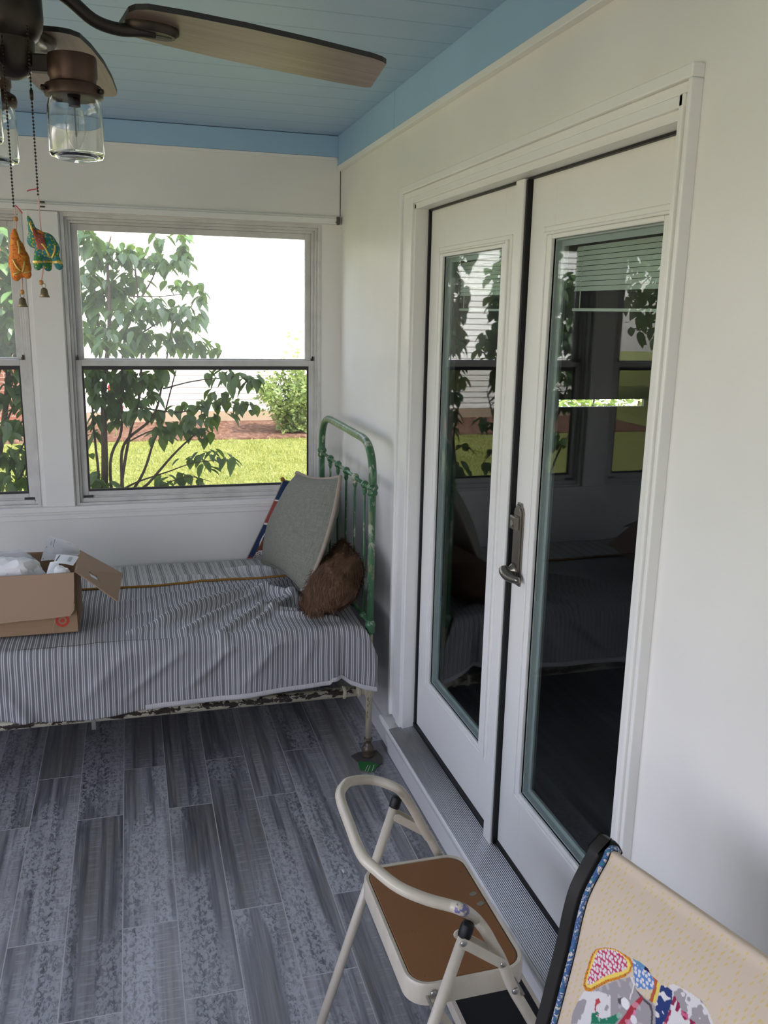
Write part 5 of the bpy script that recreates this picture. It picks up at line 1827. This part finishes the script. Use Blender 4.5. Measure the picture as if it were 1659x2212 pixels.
def chair_print(s, t):
    def I(k_):
        x0, x1, y0, y1 = BX_[k_]
        return x0 <= s <= x1 and y0 <= t <= y1 and inpoly(s, t, POLY[k_])
    nz = noise.noise(Vector((s * 90, t * 90, 1)))
    c = CREAM
    # yellow flecks
    jx, jy = math.floor(s / 0.0105), math.floor(t / 0.0105)
    h = math.sin(jx * 12.99 + jy * 78.23) * 43758.5
    h -= math.floor(h)
    fx, fy = s / 0.0105 - jx - 0.3 - 0.4 * h, t / 0.0105 - jy - 0.5
    if t > 0.035 and abs(fx) < 0.16 and abs(fy + 1.5 * fx) < 0.22 and h > 0.25:
        c = (0.60, 0.46, 0.19)
    if s > 0.31 and t > 0.10 and not (0.36 < s < 0.37):
        pass
    if I('body'):
        c = WHT2
        if I('body_g') and nz < 0.25 or nz < -0.38:
            c = GREY2
        d_ = abs(((s - 0.215) * 1.0 + (t - 0.2) * 0.55) % 0.03 - 0.015)
        if t > 0.19 and d_ < 0.004:
            c = (0.36, 0.05, 0.11)
    for k_ in ('blob1', 'blob2', 'blob3', 'blob4', 'maroon'):
        if I(k_):
            c = (0.26, 0.02, 0.07) if nz < 0.15 else (0.55, 0.12, 0.22)
    if I('head'):
        c = GREY2 if nz < 0.30 else (0.42, 0.39, 0.40)
    if I('trunk_w'):
        c = WHT2
        if I('trunk_g') or nz < -0.45:
            c = GREY2
    if I('face_r'):
        c = (0.45, 0.06, 0.07)
    if I('dark'):
        c = DKG
    if I('jaw'):
        c = DKG
    if I('earl'):
        c = WHT2
    if I('rein'):
        c = (0.36, 0.03, 0.05) if nz < 0.2 else (0.55, 0.20, 0.25)
    if I('pinkr'):
        c = (0.60, 0.22, 0.36)
    if I('green'):
        c = (0.02, 0.18, 0.10) if nz < 0.28 else (0.25, 0.42, 0.32)
    if I('navy'):
        c = (0.025, 0.045, 0.16) if nz < 0.22 else WHT2
    if I('yellow'):
        c = (0.72, 0.55, 0.12)
    if I('orange'):
        c = (0.42, 0.10, 0.04)
    if I('bluepatch'):
        c = dots(s, t, 0.0072, 0.0027, WHT2, (0.11, 0.22, 0.50))
    if I('bluetop'):
        c = (0.10, 0.26, 0.42) if s < 0.130 else (0.015, 0.015, 0.05)
    if I('cap_o'):
        c = (0.62, 0.22, 0.02) if noise.noise(Vector((s * 420, t * 420, 2))) < 0.18 else (0.16, 0.07, 0.03)
    if I('cap_y'):
        c = (0.80, 0.58, 0.12)
    if I('cap_p'):
        c = dots(s, t, 0.0068, 0.0029, (0.70, 0.62, 0.65), (0.50, 0.05, 0.12))
    if math.hypot(s - 0.1125, t - 0.217) < 0.0082:
        c = (0.74, 0.71, 0.72)
    if math.hypot(s - 0.133, t - 0.229) < 0.0062:
        c = (0.70, 0.67, 0.68)
    return c


tmax = arc[-1]
SS = [0.0011 * i for i in range(282)] + [0.31 + (CW - 0.31) * i / 30 for i in range(1, 31)]
TT = [0.0011 * i for i in range(330)] + [0.363 + (tmax - 0.363) * i / 40 for i in range(1, 41)]
ns, ntt = len(SS) - 1, len(TT) - 1
me = bpy.data.meshes.new('back_cover')
vs, st_ = [], []
for t in TT:
    q0 = [chair_pt(0.0, t, 0.0), chair_pt(0.0, t, 1.0)]
    nv = q0[1] - q0[0]
    for s in SS:
        puff = 0.005 * (math.sin(PI * min(1, s / CW)) ** 0.5) * min(1.0, t / 0.12)
        vs.append(q0[0] - CV * s + nv * puff)
        st_.append((s, t - ARC0))
me.from_pydata(vs, [], [(j * (ns + 1) + i, j * (ns + 1) + i + 1, (j + 1) * (ns + 1) + i + 1, (j + 1) * (ns + 1) + i) for j in range(ntt) for i in range(ns)])
me.materials.append(MAT['chair_print'])
me.polygons.foreach_set('use_smooth', [True] * len(me.polygons))
o = bpy.data.objects.new('back_cover', me)
link(o, ch)
o['label'] = 'cream cotton back printed with a decorated elephant'
paint_attr(o, st_, chair_print)
sm_ = o.modifiers.new('thick', 'SOLIDIFY')
sm_.thickness = 0.018
sm_.offset = 1
ep = [chair_pt(-0.005, tmax * i / 90, 0.003) for i in range(3, 91)]
obj('piping', TUBE(ep, 0.0046, 8), 'piping_blue', ch, smooth=True, label='blue and white piping on the side edge')
obj('piping', TUBE([chair_pt(CW + 0.004, tmax * i / 60, 0.002) for i in range(2, 61)], 0.0062, 8), 'piping_blue', ch, smooth=True)


def side_frame(s0, s1, name):
    bm = bmesh.new()
    rows = []
    for i in range(61):
        t = tmax * i / 60
        rows.append([bm.verts.new(chair_pt(a, t, o_)) for a, o_ in ((s0, 0.013), (s1, 0.013), (s1, -0.040), (s0, -0.040))])
    for a, c in zip(rows, rows[1:]):
        for i in range(4):
            bm.faces.new((a[i], a[(i + 1) % 4], c[(i + 1) % 4], c[i]))
    bm.faces.new(rows[0])
    bm.faces.new(rows[-1])
    obj(name, bm, 'chair_frame', ch, auto=50, bevel=0.002)


side_frame(-0.034, -0.011, 'back_post')
side_frame(CW + 0.011, CW + 0.034, 'back_post')
# seat and legs below the picture
bm = bmesh.new()
sb0 = CT + CN * 0.14 + Vector((0, 0, -0.56))
prism(bm, [sb0, sb0 - CV * CW, sb0 - CV * CW + CN * 0.46, sb0 + CN * 0.46], (0, 0, -0.09))
obj('seat', bm, MAT['linen_beige'], ch, bevel=0.02)
for s0 in (-0.02, CW + 0.0):
    for n0 in (0.19, 0.57):
        p = CT - CV * s0 + CN * n0
        obj('leg', TUBE([(p.x, p.y, 0.42), (p.x, p.y, 0.0)], [0.02, 0.016], 10), 'chair_frame', ch)

# ------------------------------------------------------------------ ceiling fan with jar lights
FC = Vector((-1.177, -2.723, 2.340))
TX, TYY = -0.053, -0.006
fan = thing('ceiling_fan', 'bronze ceiling fan with wooden blades and glass jar lights', 'ceiling fan', (FC.x, FC.y, CEIL))


def fpt(ang, r_, w_=0.0, dz=0.0, pit=-0.0365):
    a = math.radians(ang)
    e_, n_ = Vector((math.cos(a), math.sin(a), 0)), Vector((-math.sin(a), math.cos(a), 0))
    p = e_ * r_ + n_ * w_ * math.cos(pit) + Vector((0, 0, w_ * math.sin(pit) + dz))
    return FC + Vector((p.x, p.y, p.z + TX * p.x + TYY * p.y))


BLADE = [(0.175, 0.040), (0.182, 0.058), (0.200, 0.072), (0.26, 0.082), (0.36, 0.090), (0.48, 0.091), (0.60, 0.086), (0.662, 0.080), (0.674, 0.072)]
for i in range(5):
    ang = 11.33 + 72 * i
    bm = bmesh.new()
    up_ = [(r_ - (0.040 if r_ > 0.64 else 0), -w_) for r_, w_ in BLADE]
    dn_ = [(r_, w_) for r_, w_ in BLADE]
    poly = up_ + dn_[::-1]
    lowr = [bm.verts.new(fpt(ang, a, b_, -0.004)) for a, b_ in poly]
    topr = [bm.verts.new(fpt(ang, a, b_, 0.005)) for a, b_ in poly]
    bm.faces.new(lowr).material_index = 0
    bm.faces.new(topr[::-1]).material_index = 0
    for q in range(len(poly)):
        bm.faces.new((lowr[q], lowr[(q + 1) % len(poly)], topr[(q + 1) % len(poly)], topr[q])).material_index = 1
    me_rot = math.radians(ang)
    # blade meshes live in their own turned space so that the grain follows each blade
    mb = bpy.data.objects.new('blade', bpy.data.meshes.new('blade'))
    mw = Matrix.Translation(FC) @ Matrix.Rotation(me_rot, 4, 'Z')
    bmesh.ops.recalc_face_normals(bm, faces=bm.faces)
    bm.transform(mw.inverted())
    bm.to_mesh(mb.data)
    bm.free()
    mb.data.materials.append(MAT['blade'])
    mb.data.materials.append(MAT['blade_edge'])
    COL.objects.link(mb)
    mb.parent = fan
    mb.matrix_parent_inverse = Matrix.Translation(-fan.location)
    mb.matrix_basis = mw
    # curved arm ending in an oval pad under the blade
    bm = bmesh.new()
    path = smooth_path([fpt(ang, 0.045, 0, 0.030), fpt(ang, 0.085, 0, 0.012), fpt(ang, 0.125, 0, -0.014), fpt(ang, 0.165, 0, -0.020), fpt(ang, 0.200, 0, -0.014), fpt(ang, 0.225, 0, -0.010)], 5)
    tube(bm, path, [0.013 - 0.0025 * math.sin(PI * j / (len(path) - 1)) for j in range(len(path))], 12)
    pad = []
    for q in range(24):
        a = 2 * PI * q / 24
        pad.append((0.222 + 0.046 * math.cos(a), 0.026 * math.sin(a) * (1 + 0.1 * math.cos(a))))
    lo_ = [bm.verts.new(fpt(ang, 0.222 + (a - 0.222) * 0.86, b_ * 0.82, -0.018)) for a, b_ in pad]
    mi_ = [bm.verts.new(fpt(ang, a, b_, -0.012)) for a, b_ in pad]
    hi_ = [bm.verts.new(fpt(ang, a, b_, -0.004)) for a, b_ in pad]
    bm.faces.new(lo_)
    for A, Bv in ((lo_, mi_), (mi_, hi_)):
        for q in range(24):
            bm.faces.new((A[q], A[(q + 1) % 24], Bv[(q + 1) % 24], Bv[q]))
    ar = obj('blade_arm', bm, 'bronze', fan, auto=45)
    bm = bmesh.new()
    sl_ = []
    for q in range(20):
        a = 2 * PI * q / 20
        sl_.append((0.232 + (0.017 if math.cos(a) > 0 else -0.017) + 0.006 * math.cos(a), 0.006 * math.sin(a)))
    lo_ = [bm.verts.new(fpt(ang, a, b_, -0.0186)) for a, b_ in sl_]
    hi_ = [bm.verts.new(fpt(ang, a, b_, -0.0165)) for a, b_ in sl_]
    bm.faces.new(lo_)
    for q in range(20):
        bm.faces.new((lo_[q], lo_[(q + 1) % 20], hi_[(q + 1) % 20], hi_[q]))
    obj('slot', bm, 'blade_edge', ar, label='dark slot in the pad')
obj('canopy', LATHE([(0.0, 0.0), (0.075, 0.0), (0.072, -0.02), (0.045, -0.055), (0.02, -0.06), (0.0, -0.06)], (FC.x, FC.y, CEIL), seg=32), 'bronze', fan, smooth=True)
obj('downrod', TUBE([(FC.x, FC.y, CEIL - 0.05), (FC.x, FC.y, FC.z + 0.15)], 0.012, 12), 'bronze', fan)
obj('motor_housing', LATHE([(0.0, 0.17), (0.05, 0.165), (0.095, 0.14), (0.105, 0.10), (0.105, 0.055), (0.090, 0.030), (0.078, 0.018), (0.0, 0.018)], FC, seg=40), 'bronze', fan, smooth=True)
LK = Vector((-1.182, -2.738, 0))
obj('switch_housing', LATHE([(0.0, 0.020), (0.046, 0.020), (0.052, 0.005), (0.053, -0.038), (0.051, -0.054), (0.044, -0.068), (0.038, -0.074), (0.036, -0.110), (0.026, -0.124), (0.012, -0.130), (0.0, -0.131)], (LK.x, LK.y, FC.z), seg=36), 'bronze', fan, auto=35)
jars = []
for i, (jx, jy) in enumerate(((-1.089, -2.748), (-1.232, -2.842), (-1.232, -2.640))):
    jl = Vector((jx, jy, 0))
    dv = (jl - LK).normalized()
    am = bmesh.new()
    ds = Vector((-dv.y, dv.x, 0)) * 0.011
    a0, a1 = LK + dv * 0.025, jl - dv * 0.030
    prism(am, [a0 - ds + Vector((0, 0, 2.222)), a0 + ds + Vector((0, 0, 2.222)), a0 + ds + Vector((0, 0, 2.248)), a0 - ds + Vector((0, 0, 2.248))], a1 - a0)
    la = obj('light_arm', am, 'bronze', fan, bevel=0.003)
    obj('socket_cup', LATHE([(0.0, 2.250), (0.0375, 2.2485), (0.0385, 2.244), (0.0385, 2.218), (0.036, 2.214), (0.036, 2.208), (0.044, 2.204), (0.0465, 2.196), (0.045, 2.188), (0.040, 2.186), (0.0, 2.190)], (jx, jy, 0), seg=36), 'bronze_warm', la, auto=40, label='rusty brown lid cup')
    sc_ = bmesh.new()
    for q in range(3):
        a = 2 * PI * q / 3 - 0.55
        lathe(sc_, [(0.0, 0.012), (0.004, 0.011), (0.005, 0.006), (0.002, 0.005), (0.002, 0.0)], (jx + 0.043 * math.cos(a), jy + 0.043 * math.sin(a), 2.194), (math.cos(a), math.sin(a), 0), 8)
    obj('thumb_screw', sc_, 'bronze', la, smooth=True)
    # clear mason jar hung upside down by its neck
    zb = 2.092
    prof = [(0.0, zb), (0.030, zb + 0.0005), (0.040, zb + 0.003), (0.0435, zb + 0.010), (0.0435, zb + 0.080), (0.0415, zb + 0.090), (0.0350, zb + 0.096), (0.0345, zb + 0.112)]
    inn = [(0.0318, zb + 0.112), (0.0322, zb + 0.097), (0.0388, zb + 0.089), (0.0408, zb + 0.079), (0.0408, zb + 0.012), (0.038, zb + 0.007), (0.0, zb + 0.0055)]
    obj('jar_shade', LATHE(prof + inn, (jx, jy, 0), seg=48), 'jar', fan, smooth=True, label='clear glass jar shade')
    bu = obj('bulb', LATHE([(0.0, 2.103), (0.004, 2.106), (0.010, 2.118), (0.0150, 2.134), (0.0165, 2.147), (0.014, 2.163), (0.009, 2.174), (0.0085, 2.180)], (jx, jy, 0), seg=24), 'bulb', fan, smooth=True)
    obj('bulb_base', LATHE([(0.0, 2.174), (0.0092, 2.174), (0.0092, 2.186), (0.0, 2.186)], (jx, jy, 0), seg=18), 'black', bu)
    obj('socket_sleeve', LATHE([(0.0, 2.186), (0.0100, 2.1855), (0.0100, 2.200), (0.0, 2.200)], (jx, jy, 0), seg=18), 'paper', bu, label='white socket sleeve')
    fm = bmesh.new()
    tube(fm, [(jx, jy, 2.174), (jx, jy, 2.128)], 0.0012, 6)
    for sgn in (-1, 1):
        tube(fm, [(jx + sgn * 0.001, jy, 2.158), (jx + sgn * 0.005, jy, 2.162), (jx + sgn * 0.0045, jy, 2.140), (jx, jy, 2.126)], 0.0004, 5)
    obj('filament', fm, 'filament', bu)


def chain(x, y, z0, z1, name='pull_chain', conn=None):
    bm = bmesh.new()
    n = int((z0 - z1) / 0.0052)
    for i in range(n + 1):
        bmesh.ops.create_icosphere(bm, subdivisions=1, radius=0.0020, matrix=Matrix.Translation((x, y, z0 - i * 0.0052)))
    tube(bm, [(x, y, z0), (x, y, z1)], 0.0005, 5)
    if conn:
        tube(bm, [(x, y, conn + 0.007), (x, y, conn - 0.007)], 0.0028, 8)
    return obj(name, bm, 'bronze', fan, smooth=True)


KX, KY = -1.1500, -2.790
chain(KX, KY, 2.275, 2.0300, conn=2.178)
chain(-1.189, -2.776, 2.262, 2.0120)

# ------------------------------------------------------------------ hanging cloth elephants
def blobmesh(name, balls, m, parent, vox=0.0022, label=None):
    bm = bmesh.new()
    for c, r_, sc, rot in balls:
        ball(bm, c, r_, 14, sc, rot)
    o_ = obj(name, bm, m, parent, smooth=True, label=label)
    md = o_.modifiers.new('merge', 'REMESH')
    md.mode = 'VOXEL'
    md.voxel_size = vox
    md.use_smooth_shade = True
    s_ = o_.modifiers.new('soft', 'SMOOTH')
    s_.iterations = 6
    s_.factor = 0.5
    return o_


def limb(pts, r0, r1, n=9):
    sp = smooth_path(pts, 6)
    idx = [int(i * (len(sp) - 1) / (n - 1)) for i in range(n)]
    return [(sp[i], r0 + (r1 - r0) * q / (n - 1), (1, 1, 1), None) for q, i in enumerate(idx)]


def bell(o_parent, x, y, z):
    b_ = obj('bell', LATHE([(0.0, 0.0), (0.0035, -0.0005), (0.0052, -0.003), (0.0062, -0.010), (0.0085, -0.0145), (0.0078, -0.0150), (0.0055, -0.0095), (0.0, -0.003)], (x, y, z), seg=18), 'brass', o_parent, smooth=True, label='small brass bell')
    obj('bell_loop', TUBE([(x + 0.003 * math.cos(a), y, z + 0.0035 + 0.0035 * math.sin(a)) for a in [i * PI / 6 for i in range(12)]], 0.0005, 5, closed=True, cap=False), 'brass', b_)
    return b_


YE = KY


def E2(px, py, dy=0.0):
    return at(px, py, 1, YE + dy)


e2 = thing('elephant_ornament', 'green and teal cloth elephant ornament with a red saddle, hanging from the right pull chain', 'ornament', E2(95, 578), 'elephants on the fan chains')
balls = [(E2(98, 527), 0.0185, (1.0, 0.85, 1.0), None), (E2(106, 538, -0.004), 0.0175, (1, 0.9, 1), None), (E2(85, 520), 0.0150, (1, 0.85, 1), None), (E2(78, 512), 0.0135, (1, 0.9, 1), None), (E2(74, 520, 0.002), 0.0120, (1, 1, 1), None)]
balls += limb([E2(74, 512), E2(69, 495), E2(65, 480), E2(61, 470)], 0.0088, 0.0035)
balls += limb([E2(84, 545, -0.010), E2(82, 560, -0.012), E2(81, 576, -0.012)], 0.0075, 0.0068, 6)
balls += limb([E2(88, 545, 0.010), E2(84, 560, 0.012), E2(85, 574, 0.012)], 0.0075, 0.0062, 6)
balls += limb([E2(104, 545, 0.008), E2(103, 562, 0.010), E2(104, 578, 0.010)], 0.0085, 0.0068, 6)
balls += limb([E2(112, 540, -0.010), E2(121, 560, -0.012), E2(128, 575, -0.012)], 0.0085, 0.0068, 6)
b2 = blobmesh('body', balls, 'teal_cloth', e2)
# saddle cloth over the shoulders and neck, ear wraps
bm = bmesh.new()
rings = []
for i in range(13):
    a = math.radians(-65 + 235 * i / 12)
    row_ = []
    for j in range(5):
        c = E2(93 + 6 * (j - 2) * 1.0, 527 + 3.2 * (j - 2) * 1.0)
        row_.append(bm.verts.new(c + Vector((-0.010 * math.sin(a) * 0.4 - 0.002, -0.0195 * math.cos(a), 0.0212 * math.sin(a)))))
    rings.append(row_)
for i in range(12):
    for j in range(4):
        bm.faces.new((rings[i][j], rings[i][j + 1], rings[i + 1][j + 1], rings[i + 1][j]))
sd = obj('saddle', bm, 'saddle_cloth', e2, smooth=True, label='red brown saddle cloth')
s_ = sd.modifiers.new('thick', 'SOLIDIFY')
s_.thickness = 0.002
blobmesh('head_cloth', [(E2(82, 508, -0.006), 0.0085, (1.3, 0.7, 1), None), (E2(76, 505, -0.004), 0.0075, (1, 0.8, 0.9), None), (E2(90, 509, -0.002), 0.006, (1, 1, 1), None)], 'orange_cloth', e2, 0.0018, 'orange head cloth')
for q in ([E2(90, 526, -0.0195), E2(98, 536, -0.0195), E2(106, 553, -0.0165)], [E2(119, 530, -0.0165), E2(117, 545, -0.0195), E2(112, 558, -0.017)], [E2(64, 480, -0.0062), E2(68, 492, -0.0085), E2(72, 502, -0.0105)]):
    obj('ribbon', TUBE(smooth_path(q, 4), 0.0016, 6), 'goldband', e2, smooth=True, label='gold ribbon')
for c, r_ in ((E2(81, 566, -0.012), 0.0076), (E2(103.5, 566, 0.010), 0.0078), (E2(124, 567, -0.012), 0.0080)):
    obj('leg_band', TUBE([c + Vector((0, 0, 0.0016)), c - Vector((0, 0, 0.0016))], r_, 12), 'goldband', e2)
obj('cord', TUBE(smooth_path([E2(90, 507), E2(86, 470), E2(84, 440), E2(82, 412)], 4), 0.0009, 6), 'palecord', e2)
obj('cord_knot', TUBE(smooth_path([E2(58, 413), E2(66, 410), E2(74, 409), E2(81, 408)], 3), 0.0009, 6), 'redcord', e2, label='red cord end')
obj('cord', TUBE([E2(94, 575), E2(91, 598), E2(89, 606)], 0.0011, 6), 'palecord', e2)
obj('bead', LATHE([(0, 0.004), (0.003, 0.003), (0.0038, 0), (0.003, -0.003), (0, -0.004)], E2(89, 610), seg=12), 'bead', e2, smooth=True)
p = E2(95, 622)
bell(e2, p.x, p.y, p.z)

YE = -2.776
e1 = thing('elephant_ornament', 'orange cloth elephant ornament seen from below, hanging from the left pull chain', 'ornament', E2(40, 598), 'elephants on the fan chains')
balls = [(E2(42, 560), 0.0165, (1, 0.9, 1.1), None), (E2(46, 578), 0.0165, (1, 0.9, 1), None), (E2(37, 538), 0.0125, (1, 0.9, 1.2), None), (E2(30, 572), 0.010, (0.9, 0.8, 1.1), None), (E2(52, 572), 0.011, (0.9, 0.8, 1.2), None)]
balls += limb([E2(37, 540), E2(33, 520), E2(31, 505), E2(31, 497)], 0.0105, 0.0035)
balls += limb([E2(36, 580, -0.008), E2(35, 592, -0.010), E2(35, 598, -0.010)], 0.0095, 0.0075, 5)
balls += limb([E2(54, 578, -0.008), E2(57, 588, -0.010), E2(59, 594, -0.010)], 0.0090, 0.0070, 5)
blobmesh('body', balls, 'orange_cloth', e1)
blobmesh('ear', [(E2(25, 562, 0.002), 0.008, (0.7, 0.6, 1.4), None)], 'saddle_cloth', e1, 0.002)
blobmesh('ear', [(E2(56, 560, 0.004), 0.007, (0.7, 0.6, 1.3), None)], 'saddle_cloth', e1, 0.002)
for q in ([E2(28, 560, -0.015), E2(36, 576, -0.018), E2(45, 586, -0.018)], [E2(53, 565, -0.015), E2(51, 578, -0.018), E2(48, 588, -0.018)], [E2(38, 520, -0.009), E2(41, 535, -0.0125), E2(42, 548, -0.0155)], [E2(30, 592, -0.018), E2(36, 590, -0.020), E2(41, 587, -0.018)], [E2(52, 590, -0.018), E2(58, 588, -0.018), E2(63, 586, -0.014)]):
    obj('ribbon', TUBE(smooth_path(q, 4), 0.0016, 6), 'goldband', e1, smooth=True, label='gold ribbon')
obj('cord', TUBE(smooth_path([E2(36, 530), E2(35, 490), E2(33, 460), E2(33, 443)], 4), 0.0009, 6), 'palecord', e1)
obj('cord_knot', TUBE(smooth_path([E2(33, 443), E2(38, 448), E2(43, 454), E2(48, 461)], 3), 0.0009, 6), 'redcord', e1, label='red cord end')
obj('bead', LATHE([(0, 0.004), (0.003, 0.003), (0.0036, 0), (0.003, -0.003), (0, -0.004)], E2(34, 473), seg=12), 'bead', e1, smooth=True)
obj('cord', TUBE([E2(47, 585, -0.006), E2(48, 612, 0), E2(48, 634, 0)], 0.0010, 6), 'palecord', e1)
obj('bead', LATHE([(0, 0.004), (0.003, 0.003), (0.0036, 0), (0.003, -0.003), (0, -0.004)], E2(48, 631), seg=12), 'bead', e1, smooth=True)
p = E2(48, 643)
bell(e1, p.x, p.y, p.z)
